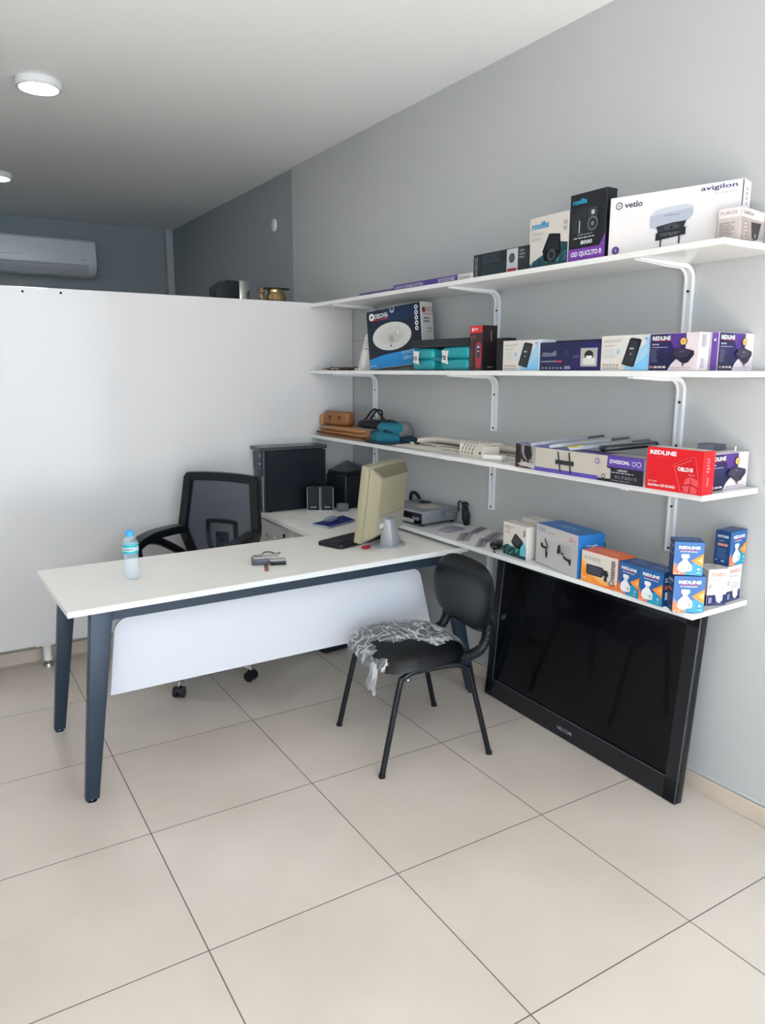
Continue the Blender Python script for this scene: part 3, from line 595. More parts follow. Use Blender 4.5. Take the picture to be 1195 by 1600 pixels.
# strips lying on the long carton
zb = z+.0912
DG = mat('dark_grey_strip', '3a3b42', .3, var=.05); CLR = mat('clear_film', 'c9ccd4', .2, var=.05, alpha=.45)
for k, (y0, x0, y1, x1, w, lb) in enumerate([(-1.40, 1.475, -1.545, 1.70, .030, 'dark strip in clear film, leftmost of the three on the long carton'),
                                      (-1.50, 1.475, -1.665, 1.70, .030, 'dark strip in clear film, middle of the three on the long carton'),
                                      (-1.60, 1.475, -1.765, 1.69, .032, 'dark strip with a yellow tip, rightmost of the three on the long carton')]):
    a = math.atan2(x1-x0, -(y1-y0)); L = math.hypot(x1-x0, y1-y0); t = thing('strip_blister', lb, 'packaged strip', (x0, y0, zb+.001), -PI/2+a, 'film-wrapped strips on the long carton')
    ti = math.radians(7); mb = MB(); mb.xf = Matrix.Rotation(-ti, 4, 'Y')
    mb.box((.05, -w/2+.004, .002), (L, w/2, .010), DG, .003, 2); mb.build('strip', t)
    mb = MB(); mb.xf = Matrix.Rotation(-ti, 4, 'Y'); mb.box((-.02, -w/2-.002, .0), (L*.75, w/2+.006, .0125), CLR, .003); mb.build('film', t)
    if k == 2: mb = MB(); mb.xf = Matrix.Rotation(-ti, 4, 'Y'); mb.box((-.022, -w/2-.003, .012), (.03, w/2+.004, .0135), P('e0d020'), .0005); mb.build('yellow_tip', t)
mb = MB(); mb.xf = Matrix.Rotation(-math.radians(6), 4, 'Y'); mb.prism(rrect(0, -.035, .20, .035, .02), 0.004, .022, mat('black_satin', '1b1c20', .25), 'z', .006, 3)
tag(mb.build('black_case', loc=(1.50, -1.70, zb+.0005), rot=math.radians(-90+52)), 'slim black rounded case resting on the right end of the long carton', 'case')
# red carton
c = Carton(.203, .058, .137, P('c4141c'), front=P('d8141e'), top=P('cfc0bc'), right=P('d21620')); f = c.F('front')
for i in range(9):
    for j in range(7):
        if (i+j) % 2 == 0 and i*.05+.04 < .5: f.poly([(.05+i*.05, .25+j*.07), (.07+i*.05, .28+j*.07), (.09+i*.05, .25+j*.07), (.07+i*.05, .22+j*.07)], P('c5121b'), False)
f.k += 1; f.text('REDLINE', .055, .83, .53, .93, WT, bold=.04); f.rect(.16, .775, .38, .783, P('e8505a'))
f.poly([(.49, .64), (.80, .86), (.86, .85), (.97, .10), (.93, .02), (.64, .02)], P('e8545c')); f.poly([(.505, .64), (.80, .85), (.85, .84), (.96, .10), (.92, .03), (.65, .03)], P('c9121b'))
f.poly([(.52, .60), (.80, .79), (.805, .77), (.525, .58)], P('e8545c')); f.text('OBLO10', .57, .50, .83, .60, WT, bold=.04); f.text('REDLINE', .76, .42, .87, .46, P('e88a90'))
f.poly([(.72, .34), (.80, .40), (.80, .24), (.69, .20)], P('e0525a')); f.poly([(.81, .4), (.93, .33), (.93, .18), (.82, .24)], P('e0525a')); f.poly([(.66, .16), (.79, .20), (.78, .04), (.70, .05)], P('e0525a')); f.poly([(.82, .2), (.93, .14), (.91, .03), (.81, .04)], P('e0525a'))
f.text('OTO TAKIP', .06, .18, .22, .215, WT); f.text('Redi Note 550 BOARD', .06, .08, .55, .145, WT, bold=.02)
f = c.F('right'); f.lines(.3, .5, .6, .85, 5, P('f09aa0')); f.rect(.35, .2, .5, .4, P('e86a70'))
c.place('product_box', 'large red REDLINE carton near the end of the third shelf', 1.444, -1.945, z, -88)
c = Carton(.06, .07, .138, P('53565f'), front=P('7c7f88'), top=P('5c5f68')); c.F('front').lines(.1, .7, .9, .9, 2, P('a8a8b0')); c.place('grey_box', 'grey carton mostly hidden behind the large red carton', 1.655, -1.980, z, -90)
redline_modem(.235, .06, .118).place('modem_box', 'purple and white modem carton right of the red carton, facing the room', 1.516, -2.115, z, 2)
mb = MB().cyl((1.715, -2.08, z+.1186), (1.715, -2.08, z+.134), .003, M_whitepl, 8); tag(mb.build('antenna_stub', loc=(0, 0, 0)), 'tiny white peg standing on the modem carton beside the red one', 'peg')

# ------------------------------------------------------------------ lowest shelf
z = SZ[3]
SL = mat('silver_device', '8f9296', .3, metal=.5, var=.03)
t = thing('disc_player', 'silver disc recorder with a round label on its lid, on the lowest shelf', 'disc player', (1.512, -.600, z), math.radians(5))
MB().box((0, 0, .016), (.235, .30, .080), SL, .005, 2).build('body', t)
mb = MB().box((-.004, .004, .014), (.0, .296, .068), M_bglossy, .001); mb.box((-.006, .06, .016), (-.002, .296, .034), M_silver, .001)
Face(mb, (-.0045, .075, .03), (0, -1, 0), (0, 0, 1), .06, .02).text('DVD', .1, .1, .9, .9, P('d0d0d4')); mb.build('front_panel', t)
mb = MB().cyl((.13, .10, .080), (.13, .10, .0808), .062, P('cfc6a8'), 36); mb.cyl((.13, .10, .0808), (.13, .10, .0814), .005, M_dark, 10); mb.build('disc_label', t)
MB().lathe([(.030, 0), (.030, .003), (.026, .004)], M_blackm, 24, Matrix.Translation((.19, .2, .0802)) @ Matrix.Diagonal((1, 1.2, 1, 1))).build('round_pad', t)
mb = MB(); f = Face(mb, (0, -.0005, .016), (1, 0, 0), (0, 0, 1), .235, .064); f.rect(.62, .35, .92, .65, P('6a6c70')); f.rect(.64, .4, .9, .6, P('8a8c90')); mb.build('connector_plate', t)
mb = MB(); f = Face(mb, (0, -.0005, .016), (1, 0, 0), (0, 0, 1), .235, .064); f.circ(.17, .4, .008, P('5c5e62')); f.circ(.17, .4, .006, P('8a8c90')); mb.build('button', t)
for a, b in ((.02, .02), (.215, .02), (.02, .28), (.215, .28)): MB().cyl((a, b, 0), (a, b, .016), .009, M_black, 12).build('foot', t)
mb = MB(); rs = random.Random(5)
mb.tube([(1.742, -.66, z+.006), (1.735, -.665, z+.03), (1.73, -.66, z+.06), (1.74, -.65, z+.09)], .017, M_blackm, 10, smoothpath=4); mb.ell((1.735, -.655, z+.105), (.018, .018, .014), M_blackm); mb.ell((1.733, -.665, z+.045), (.022, .02, .04), M_blackm)
mb.tube([(1.74, -.64, z+.10), (1.742, -.60, z+.112), (1.742, -.592, z+.09), (1.74, -.60, z+.06)], .004, M_black, 8, smoothpath=5)
tag(mb.build('cable_bundle'), 'bundled black cable standing behind the silver disc recorder', 'cable')
mb = MB().tube([(1.75, -.16, z+.004), (1.748, -.155, z+.06), (1.745, -.17, z+.095), (1.745, -.21, z+.098), (1.748, -.24, z+.07), (1.75, -.25, z+.01)], .009, M_black, 8, smoothpath=6)
tag(mb.build('looped_cable'), 'black cable looped above the far side of the disc recorder', 'cable')
GB = mat('grey_blister_film', '9a93a0', .25, var=.2, scale=40, alpha=.55, bump=.8, bscale=120); GS = mat('grey_steel_strip', '55565c', .35, metal=.5)
def bag(loc, rot, w, d, h, lb, grp='clear bags of parts on the lowest shelf', strip=True, seed=1):
    t = thing('parts_bag', lb, 'parts bag', loc, rot, grp); rr = random.Random(seed)
    def fn(u, v):
        e = math.sin(PI*u)*math.sin(PI*v); return ((u-.5)*w, (v-.5)*d, .001+h*e**.5*(.7+.3*math.sin(u*23+seed)*math.sin(v*19+seed*2)))
    MB().grid(fn, 22, 14, GB).build('film', t)
    if strip: MB().box((-w*.42, -d*.12, .001), (w*.42, d*.14, .006), GS, .001).build('strip', t)
    else:
        mb = MB()
        for k in range(7): mb.ell((rr.uniform(-w*.3, w*.3), rr.uniform(-d*.3, d*.3), h*.35), (.009, .007, .006), mat('mauve_bits', '8b8090', .5, var=.2), 8, 6)
        mb.build('contents', t)
bag((1.585, -.725, z), .2, .10, .075, .026, 'clear bag of small grey parts right beside the disc recorder', strip=False, seed=2)
bag((1.63, -.70, z+.0), 2.2, .11, .05, .014, 'clear bag with a short dark strip behind the bag of small parts', seed=3)
bag((1.70, -.80, z), .5, .15, .045, .012, 'clear sleeve with a grey metal strip lying nearest the wall', seed=4)
bag((1.56, -.875, z), .75, .17, .06, .012, 'clear sleeve with a dark grey strip at the front of the lowest shelf', seed=5)
bag((1.665, -.945, z), .6, .22, .06, .012, 'long clear sleeve with a grey strip, middle of the lowest shelf', seed=6)
bag((1.55, -1.01, z), .75, .18, .045, .010, 'clear sleeve with a thin strip next to the black glasses case', seed=7)
mb = MB(); mb.ell((0, 0, .014), (.062, .030, .014), M_bglossy, 24, 12, pw=.8)
mb.tube([(-.05, .0, .008), (-.09, .0, .004), (-.12, -.01, .004)], .004, M_black, 6, smoothpath=4)
tag(mb.build('glasses_case', loc=(1.555, -1.105, z+.0005), rot=math.radians(40)), 'glossy black oval case lying left of the white and teal carton', 'case')

c = Carton(.152, .055, .139, P('e5ddd2'), front=P('e9e1d8')); f = c.F('front')
f.poly([(.01, .01), (.99, .01), (.99, .38), (.8, .30), (.6, .36), (.4, .30), (.2, .34), (.01, .24)], P('14383a'))
for k in range(34):
    u = random.uniform(.02, .92); vv = random.uniform(.03, .27); f.poly([(u, vv), (u+.05, vv+.06), (u+.03, vv+.09), (u-.01, vv+.03)], P(random.choice(['2a8c8a', '55b5b0', '0a1c1e', '1f6a6c', '8fd0cc'])), False)
f.k += 1; f.poly([(.74, .30), (.84, .56), (.97, .45), (.99, .12), (.76, .1)], P('5fb9c8')); f.poly([(.36, .46), (.50, .70), (.56, .72), (.84, .56), (.86, .48), (.72, .28), (.5, .32), (.40, .38)], P('1d1f22', .2)); f.poly([(.42, .47), (.53, .67), (.80, .54), (.68, .38)], P('2a2d31', .2))
f.text('WIRELESS CAM', .06, .88, .48, .92, P('4a4440')); f.text('4K SMART', .06, .81, .34, .85, P('4a4440')); f.lines(.06, .68, .34, .76, 2, P('a8a098')); f.rect(.88, .7, .95, .88, P('8a827a'))
c.place('camera_box', 'white carton with a black square camera over teal waves, lowest shelf', 1.500, -1.205, z, -94)
c = Carton(.155, .07, .153, P('ddd5ca')); c.F('top').rect(.1, .1, .9, .9, P('e6dfd4')); c.place('white_box', 'plain white carton behind the white and teal camera carton', 1.575, -1.235, z, -90)
c = Carton(.268, .12, .165, P('1f6ab0'), front=P('cdc9c8'), top=P('2a6cae'), right=P('2272b8')); f = c.F('front')
f.text('RONG', .05, .83, .23, .93, P('7e6aa0')); f.circ(.82, .84, .008, P('d8564c')); f.circ(.82, .84, .005, P('cdc9c8')); f.text('km', .86, .81, .93, .88, P('d8564c')); f.lines(.28, .82, .5, .87, 1, P('a8a4a8')); f.lines(.05, .02, .6, .05, 1, P('a8a4a8'))
f.poly([(.13, .46), (.13, .56), (.18, .55), (.20, .49), (.26, .50), (.27, .44), (.19, .43)], P('26262a')); f.poly([(.22, .66), (.24, .70), (.32, .50), (.31, .44)], P('202024')); f.poly([(.25, .42), (.31, .36), (.30, .22), (.26, .24)], P('202024')); f.poly([(.24, .5), (.28, .5), (.29, .33), (.26, .35)], P('26262a'))
f.poly([(.55, .62), (.60, .66), (.63, .50), (.58, .42), (.53, .44)], P('202024')); f.poly([(.58, .48), (.66, .52), (.74, .40), (.82, .38), (.82, .32), (.72, .34), (.64, .44)], P('26262a')); f.oval(.84, .33, .025, .08, P('202024'))
for i in range(7): 
    for j in range(5): f.rect(.62+i*.04, .42+j*.06, .645+i*.04, .45+j*.06, P('b8b6ba'))
f = c.F('right'); f.text('GUN', .3, .45, .75, .75, WT, vert=True); f.rect(.2, .1, .6, .3, P('d8433c'))
f = c.F('top'); f.text('OPAINHTONG', .3, .3, .7, .6, P('9fc4e4')); f.rect(.0, .0, 1, .05, P('1b5c9c'))
c.place('speaker_mount_box', 'big grey and blue carton picturing two black wall mounts on the lowest shelf', 1.507, -1.392, z, -99.5)
tag(MB().box((0, 0, 0), (.035, .04, .085), M_blackm, .003).build('black_adapter', loc=(1.705, -1.508, z+.0005), rot=-PI/2), 'small black upright block by the wall behind the grey and blue carton', 'adapter')
c = Carton(.172, .09, .117, P('e8702c'), front=P('e6dccf'), top=P('e86a30'), right=P('e07838')); f = c.F('front')
f.poly([(.01, .01), (.99, .01), (.99, .12), (.6, .25), (.25, .55), (.01, .75)], P('f0b068')); f.poly([(.01, .01), (.9, .01), (.5, .12), (.2, .36), (.01, .62)], P('ee9434')); f.poly([(.4, .01), (.99, .01), (.99, .2), (.7, .06)], P('e8742c'))
f.poly([(.16, .30), (.15, .56), (.19, .60), (.60, .60), (.63, .56), (.62, .32), (.58, .28), (.2, .27)], P('202226', .2)); f.poly([(.2, .32), (.19, .56), (.56, .56), (.56, .32)], P('3a3e44', .2)); f.poly([(.62, .36), (.74, .38), (.75, .54), (.63, .55)], P('26282c')); f.circ(.72, .42, .009, P('1c1d20')); f.rect(.66, .2, .74, .36, P('3a3b3e'))
for k in range(4): f.circ(.13+k*.12, .80, .006, P('8f8a84')); f.circ(.13+k*.12, .80, .004, P('e6dccf'))
f.text('Crossmax', .80, .12, .95, .92, P('5c4f48'), vert=True, bold=.02); f.lines(.06, .1, .2, .2, 2, P('f6dcb8'))
f = c.F('top'); f.text('CROSSMAX', .2, .3, .8, .6, P('f4c8a8'))
c.place('camera_box', 'white and orange carton picturing a black camera on the lowest shelf', 1.466, -1.671, z, -92)
def lnb(w, d, h):
    c = Carton(w, d, h, P('18477e'), front=P('1f5f9e'), left=P('173e70'), right=P('173e70'), top=P('1d4a84')); f = c.F('front')
    f.poly([(.01, .01), (.99, .01), (.99, .45), (.6, .35), (.3, .2)], P('2393bd')); f.poly([(.01, .01), (.42, .01), (.22, .17), (.01, .33)], P('ee7a44')); f.poly([(.01, .33), (.22, .17), (.28, .2), (.01, .42)], P('7a7a9c'))
    f.poly([(.58, .44), (.99, .66), (.99, .26)], P('f08a22')); f.poly([(.78, .46), (.97, .56), (.97, .36)], P('f6b060'))
    f.text('REDLINE', .15, .79, .86, .88, WT, bold=.05); f.rect(.22, .755, .80, .768, REDI); f.circ(.24, .715, .0022, WT); f.lines(.30, .70, .82, .73, 1, P('cfd8e8'), fill=.9)
    f.poly(rrect(.25, .52, .52, .64, .04), P('f2f2f2')); f.rect(.30, .42, .46, .53, P('dfe2e6')); f.poly([(.29, .44), (.17, .34), (.14, .18), (.24, .09), (.50, .09), (.62, .16), (.62, .30), (.48, .44)], P('f4f4f5')); f.poly([(.24, .09), (.50, .09), (.56, .12), (.4, .07)], P('c8ccd4')); f.oval(.52, .22, .04, .06, P('9fb8a8'))
    f.circ(.85, .2, .0045, P('bcd8c8')); f.rect(.78, .08, .92, .11, P('9fc87a')); f.circ(.08, .05, .003, P('f4d0b8')); f.circ(.2, .05, .003, P('f4d0b8'))
    f = c.F('left'); f.text('ROTONIS', .15, .80, .85, .88, WT, bold=.03); f.lines(.25, .70, .75, .73, 1, P('b8c8dc')); f.rect(.18, .56, .85, .64, P('c8693c')); f.text('MODEL 575', .22, .575, .8, .62, WT); f.lines(.2, .2, .85, .5, 9, P('6a88b0'), fill=.3); f.rect(.12, .12, .25, .16, P('8aa8cc')); f.rect(.5, .1, .7, .16, P('8aa8cc'))
    f = c.F('right'); f.lines(.1, .7, .8, .85, 2, P('d0d8e8')); f.rect(.1, .50, .7, .62, P('c8693c')); f.rect(.15, .2, .75, .42, WT); f.rect(.3, .25, .6, .38, P('222428'))
    f = c.F('top'); f.text('UNIVERSAL LNB', .2, .4, .85, .6, P('a8bcd8')); f.lines(.2, .7, .8, .85, 1, P('7f98c0'))
    return c
g = 'blue satellite LNB cartons'
lnb(.098, .085, .113).place('lnb_box', 'blue and orange REDLINE carton touching the orange camera carton', 1.462, -1.846, z, -96)
lnb(.096, .085, .115).place('lnb_box', 'blue and orange REDLINE carton second from the orange camera carton', 1.448, -1.945, z, -92)
lnb(.098, .060, .121).place('lnb_box', 'blue REDLINE carton at the shelf corner, lower one of the stacked pair', 1.431, -2.090, z, -38)
lnb(.090, .075, .108).place('lnb_box', 'blue REDLINE carton stacked on top of the one at the shelf corner', 1.434, -2.080, z+.1225, -44)
def tig(w, d, h):
    c = Carton(w, d, h, P('e2dad6'), front=P('e6dfdb'), left=P('d8d0ca')); f = c.F('front')
    f.rect(.01, .01, .99, .30, P('232a5c')); f.text('TIGARO', .14, .80, .86, .90, P('d2906e'), bold=.02); f.lines(.16, .70, .8, .73, 1, P('9a929a')); f.circ(.13, .54, .006, P('6a6668')); f.circ(.13, .54, .004, P('e6dfdb'))
    f.poly(rrect(.46, .54, .80, .62, .03), P('f0eeee')); f.poly([(.50, .54), (.76, .54), (.72, .36), (.54, .36)], P('d9d7d8')); f.poly([(.42, .30), (.54, .38), (.72, .38), (.82, .28), (.80, .14), (.66, .07), (.50, .12)], P('efeeee')); f.oval(.76, .24, .04, .06, P('c8c8cc'))
    f.rect(.08, .08, .24, .24, P('8a8fb0')); f.lines(.3, .05, .9, .08, 1, P('8a8fb0'))
    f = c.F('left'); f.rect(.01, .01, .99, .30, P('232a5c')); f.lines(.2, .78, .85, .84, 1, P('c07a5a')); f.lines(.2, .5, .8, .7, 4, P('a8a0a0')); f.rect(.3, .32, .6, .46, P('6a6668'))
    c.F('top').lines(.2, .3, .8, .6, 2, P('b0a8a8')); return c
tig(.072, .075, .124).place('lnb_box', 'white and navy TIGARO carton next to the corner stack, the nearer of the two', 1.578, -2.112, z, -20)
tig(.085, .055, .124).place('lnb_box', 'white and navy TIGARO carton nearest the wall, under a blue carton', 1.662, -2.125, z, 2)
lnb(.094, .054, .116).place('lnb_box', 'blue REDLINE carton on top of the white and navy cartons by the wall', 1.664, -2.125, z+.1255, 2)

# ------------------------------------------------------------------ desk
DZ = .735
t = thing('desk', 'long white-topped desk with dark blue-grey splayed metal legs and white modesty panel', 'desk', (.68, -.63, 0))
o0 = V((.68, -.63, 0))
def W(p): return V(p)-o0
mb = MB(); mb.xf = Matrix.Translation(-o0)
mb.prism([(-.191, -.947), (1.546, -.917), (1.546, -.315), (-.198, -.322)], DZ-.022, DZ, M_desk, 'z', .0008)
mb.prism([(-.191, -.9485), (1.5465, -.9185), (1.5465, -.9172), (-.191, -.9472)], DZ-.0215, DZ-.0005, M_edge, 'z'); mb.build('tabletop', t)
def leg(top, foot, w0, w1, d0=.05, d1=.035):
    mb = MB(); top = W(top); foot = W(foot); vs = []
    for c, w, d in ((foot, w1, d1), (top, w0, d0)):
        for a, b in ((-1, -1), (1, -1), (1, 1), (-1, 1)): vs.append(c+V((a*w/2, b*d/2, 0)))
    bm = bmesh.new(); bv = [bm.verts.new(v) for v in vs]
    for f in ((3, 2, 1, 0), (4, 5, 6, 7), (0, 1, 5, 4), (1, 2, 6, 5), (2, 3, 7, 6), (3, 0, 4, 7)): bm.faces.new([bv[i] for i in f])
    bmesh.ops.bevel(bm, geom=bm.edges[:], offset=.004, segments=2, profile=.5, affect='EDGES'); mb.addbm(bm, M_steelblue, True)
    o = mb.build('leg', t)
    MB().lathe([(.006, .014), (.006, .006), (.018, .004), (.018, 0)], M_chrome, 16, Matrix.Translation(V((foot.x, foot.y, 0)))).build('leveling_foot', o)
leg((-.074, -.893, .712), (-.150, -.893, .012), .076, .048)
leg((-.082, -.315, .712), (-.155, -.262, .012), .07, .045)
leg((1.44, -.872, .712), (1.600, -.900, .012), .076, .042)
leg((1.44, -.36, .712), (1.585, -.335, .012), .07, .042)
mb = MB(); mb.xf = Matrix.Translation(-o0)
mb.box((-.08, -.905, .668), (1.45, -.868, .7125), M_steelblue, .003); mb.box((-.08, -.365, .668), (1.45, -.33, .7125), M_steelblue, .003)
mb.box((-.10, -.88, .672), (-.06, -.33, .7125), M_steelblue, .003); mb.box((1.42, -.86, .672), (1.46, -.33, .7125), M_steelblue, .003)
mb.build('frame', t)
pts = []
def arc(cx, cz, r, a0, a1, n=8): return [(cx+r*math.cos(math.radians(a0+(a1-a0)*k/n)), cz+r*math.sin(math.radians(a0+(a1-a0)*k/n))) for k in range(n+1)]
pl = [(-.045, .350), (1.417, .350)]+arc(1.303, .585, .055, 8, 90)+arc(.038, .585, .055, 90, 176)
mb = MB(); mb.xf = Matrix.Translation(-o0); mb.prism(pl, -.812, -.796, M_modesty, 'y', .0006); mb.build('modesty_panel', t)
mb = MB(); mb.xf = Matrix.Translation(-o0)
for x in (.12, .98, 1.20):
    mb = MB(); mb.xf = Matrix.Translation(-o0); mb.box((x-.014, -.7955, .52), (x+.014, -.789, .70), M_steelblue, .001).box((x-.014, -.868, .694), (x+.014, -.789, .70), M_steelblue, .001); mb.build('panel_bracket', t)
mb = MB(); mb.xf = Matrix.Translation(-o0); mb.prism([(.30, .70), (.30, .690), (.36, .665), (.86, .665), (.92, .690), (.92, .70)], -.79, -.62, M_darksteel, 'y', .002); mb.build('cable_tray', t)

t = thing('desk_return', 'white side table joining the desk to the partition under the computer tower', 'desk', (1.33, .09, 0))
MB().prism([(-.285, -.404), (.27, -.404), (.27, .406), (-.258, .406)], DZ-.022, DZ, M_desk, 'z', .0008).build('tabletop', t)
MB().box((.20, -.30, 0), (.218, .39, DZ-.0225), M_modesty, .001).build('side_panel', t)
t = thing('drawer_cabinet', 'low white drawer pedestal under the side table, handle and black lock on front', 'cabinet', (1.095, .23, 0))
MB().box((.0, -.225, .05), (.42, .225, DZ-.026), M_desk, .001).build('body', t)
for k, (z0, z1) in enumerate(((.55, .70), (.38, .54), (.06, .37))):
    dr = MB().box((-.018, -.218, z0), (-.0005, .218, z1), mat('drawer_front', 'cfcdc6', .35), .0015).build('drawer', t)
    zc = (z0+z1)/2; MB().tube([(-.018, .06, zc), (-.034, .055, zc), (-.038, .04, zc), (-.038, -.04, zc), (-.034, -.055, zc), (-.018, -.06, zc)], .005, M_silver, 8).build('handle', dr)
    if k == 0: MB().cyl((-.018, -.165, zc+.03), (-.024, -.165, zc+.03), .011, M_black, 14).box((-.026, -.170, zc+.0), (-.024, -.160, zc+.03), M_chrome).build('lock', dr)
for a in (.03, .39):
    for b in (-.19, .19): MB().cyl((a, b, 0), (a, b, .05), .018, M_black, 12).build('foot', t)

# ------------------------------------------------------------------ things on the desk
z = DZ
t = thing('computer_tower', 'black desktop computer tower standing beside the white partition', 'computer', (1.094, .338, z), math.radians(-2))
MB().box((.008, .004, .006), (.36, .150, .352), mat('tower_steel', '0d1119', .38, var=.05), .003).build('case', t)
MB().box((.30, .006, .006), (.382, .150, .345), mat('tower_rear', '0b0e15', .45), .003).build('rear_section', t)
mb = MB().box((-.012, 0, .006), (.008, .152, .352), mat('tower_bezel', '22242c', .3), .004, 2); mb.box((-.015, .004, .006), (-.011, .018, .21), M_silver, .001)
for k in range(2): mb.box((-.0155, .02, .25+k*.047), (-.012, .145, .292+k*.047), mat('drive_bay', '2b2d35', .3), .001); mb.box((-.0175, .03, .275+k*.047), (-.0155, .045, .280+k*.047), M_chrome)
mb.build('front_bezel', t)
MB().box((-.03, -.008, .352), (.385, .156, .372), mat('tower_lid', '3a3b3f', .25), .003).build('lid', t)
for a in (.03, .34):
    for b in (.02, .13): MB().cyl((a, b, 0), (a, b, .006), .01, M_black, 10).build('foot', t)
# printer
t = thing('printer', 'black printer with a sloping lid behind the small speakers', 'printer', (1.522, .165, z), math.radians(40))
mb = MB(); bk = mat('printer_black', '101216', .4, var=.05)
vs = [(-.24, 0, 0), (0, 0, 0), (0, .20, 0), (-.24, .20, 0), (-.24, 0, .19), (0, 0, .19), (0, .20, .235), (-.24, .20, .235)]
bm = bmesh.new(); bv = [bm.verts.new(v) for v in vs]
for f in ((3, 2, 1, 0), (4, 5, 6, 7), (0, 1, 5, 4), (1, 2, 6, 5), (2, 3, 7, 6), (3, 0, 4, 7)): bm.faces.new([bv[i] for i in f])
bmesh.ops.bevel(bm, geom=bm.edges[:], offset=.012, segments=3, profile=.5, affect='EDGES'); mb.addbm(bm, bk, True); PRN = mb; 
t.rotation_euler = (0, 0, 0); t.location = (1.524, .176, z)
PRN = MB(); vs = [(-.045, .157, 0), (.0, 0, 0), (.19, .07, 0), (.185, .30, 0), (-.045, .157, .205), (.0, 0, .205), (.19, .07, .205), (.185, .30, .235)]
bm = bmesh.new(); bv = [bm.verts.new(v) for v in vs]
for f in ((3, 2, 1, 0), (4, 5, 6, 7), (0, 1, 5, 4), (1, 2, 6, 5), (2, 3, 7, 6), (3, 0, 4, 7)): bm.faces.new([bv[i] for i in f])
bmesh.ops.bevel(bm, geom=bm.edges[:], offset=.012, segments=3, profile=.5, affect='EDGES'); PRN.addbm(bm, bk, True); PRN.build('body', t)
PRN = MB(); vs = [(-.036, .150, .206), (.004, .008, .206), (.182, .074, .206), (.178, .292, .235)]
PRN.add([V(v)+V((0, 0, .001)) for v in vs]+[V(v)+V((0, 0, .016)) for v in vs], [(4, 5, 6, 7), (0, 1, 5, 4), (1, 2, 6, 5), (2, 3, 7, 6), (3, 0, 4, 7)], mat('printer_lid', '1a1c20', .3)); PRN.build('lid', t)
# small speakers
def desk_speaker(x, y, lb):
    t = thing('desktop_speaker', lb, 'speaker', (x, y, z), math.radians(-31.5), 'pair of small black and silver speakers')
    MB().box((.0, .0, .003), (.070, .045, .145), M_black, .006, 2).build('cabinet', t)
    mb = MB(); mb.tube([(.0, -.003, .003), (.0, -.003, .140)], .003, M_silver, 8).tube([(.070, -.003, .003), (.070, -.003, .140)], .003, M_silver, 8); mb.box((.0, -.005, .0), (.070, .02, .005), M_silver, .001); mb.build('silver_frame', t)
    mb = MB().box((.005, -.004, .006), (.065, .001, .142), M_blackm, .002); Face(mb, (.019, -.0045, .018), (1, 0, 0), (0, 0, 1), .032, .01).text('SOUND', 0, .1, 1, .9, P('e0e0e4'), bold=.03); mb.build('grille', t)
desk_speaker(1.322, .272, 'small black speaker with silver frame, left one of the pair before the tower')
desk_speaker(1.389, .231, 'small black speaker with silver frame, right one of the pair before the tower')
tag(MB().box((0, 0, 0), (.06, .05, .045), mat('clear_case', '8a8f98', .15, alpha=.5), .004, 2).build('clear_case', loc=(1.458, .150, z+.0005), rot=math.radians(-15)), 'small clear plastic box standing right of the speakers', 'plastic box')
# notebook with clear blister
t = thing('notebook', 'blue notebook with white page edges lying on the side table', 'notebook', (0, 0, z))
q = [(1.157, -.109), (1.196, -.227), (1.399, -.14), (1.402, .0)]
NB = mat('navy_cover', '14296a', .4)
MB().prism(q, .0004, .002, NB, 'z').build('back_cover', t); MB().prism([(a*.99+.012, b*.97-.001) for a, b in q], .002, .009, P('e8ecf0'), 'z').build('pages', t); MB().prism(q, .009, .011, NB, 'z').build('front_cover', t)
tag(lump((0, 0, .012), (.05, .028, .012), mat('clear_blister', '7c86a0', .15, alpha=.5, var=.2, scale=60), 8, .2).build('blister_pack', loc=(1.265, -.115, z+.0115), rot=.5), 'clear crumpled blister pack lying on the blue notebook', 'blister pack')
# keyboard
t = thing('keyboard', 'black curved-edge keyboard lying under the monitor', 'keyboard', (1.197, -.520, z), math.radians(18.4))
MB().prism(rrect(-.215, -.078, .215, .075, .02), .001, .018, M_black, 'z', .004, 2).build('body', t)
mb = MB(); KM = mat('key_caps', '1c1d22', .5)
for r in range(5):
    for k in range(19): mb.box((-.203+k*.0215, -.045+r*.022, .018), (-.203+k*.0215+.018, -.045+r*.022+.0185, .0225), KM, .001)
mb.build('keys', t)
# monitor
t = thing('monitor', 'aged beige flat monitor seen from behind on a silver disc stand', 'monitor', (1.225, -.625, z), math.radians(30.8))
# local: x along width, screen faces +y, back -y ; tilt
mt = Matrix.Translation((0, 0, .035)) @ Matrix.Rotation(math.radians(7), 4, 'X')
mb = MB(); mb.xf = mt; mb.box((-.185, -.022, 0), (.185, .018, .355), M_beige, .006, 2); mb.build('bezel', t)
mb = MB(); mb.xf = mt; mb.box((-.165, .0182, .022), (.165, .0192, .33), M_bglossy); mb.build('screen', t)
mb = MB(); mb.xf = mt
A = [(-.180, -.022, .010), (.180, -.022, .010), (.180, -.022, .350), (-.180, -.022, .350)]; Bk = [(-.125, -.062, .035), (.150, -.062, .035), (.150, -.062, .300), (-.125, -.062, .300)]
bm = bmesh.new(); va = [bm.verts.new(v) for v in A]; vb = [bm.verts.new(v) for v in Bk]
bm.faces.new(vb); bm.faces.new(va[::-1])
for i in range(4): bm.faces.new((va[i], va[(i+1) % 4], vb[(i+1) % 4], vb[i]))
bmesh.ops.recalc_face_normals(bm, faces=bm.faces[:]); bmesh.ops.bevel(bm, geom=bm.edges[:], offset=.008, segments=3, profile=.5, affect='EDGES'); mb.addbm(bm, M_beige, True)
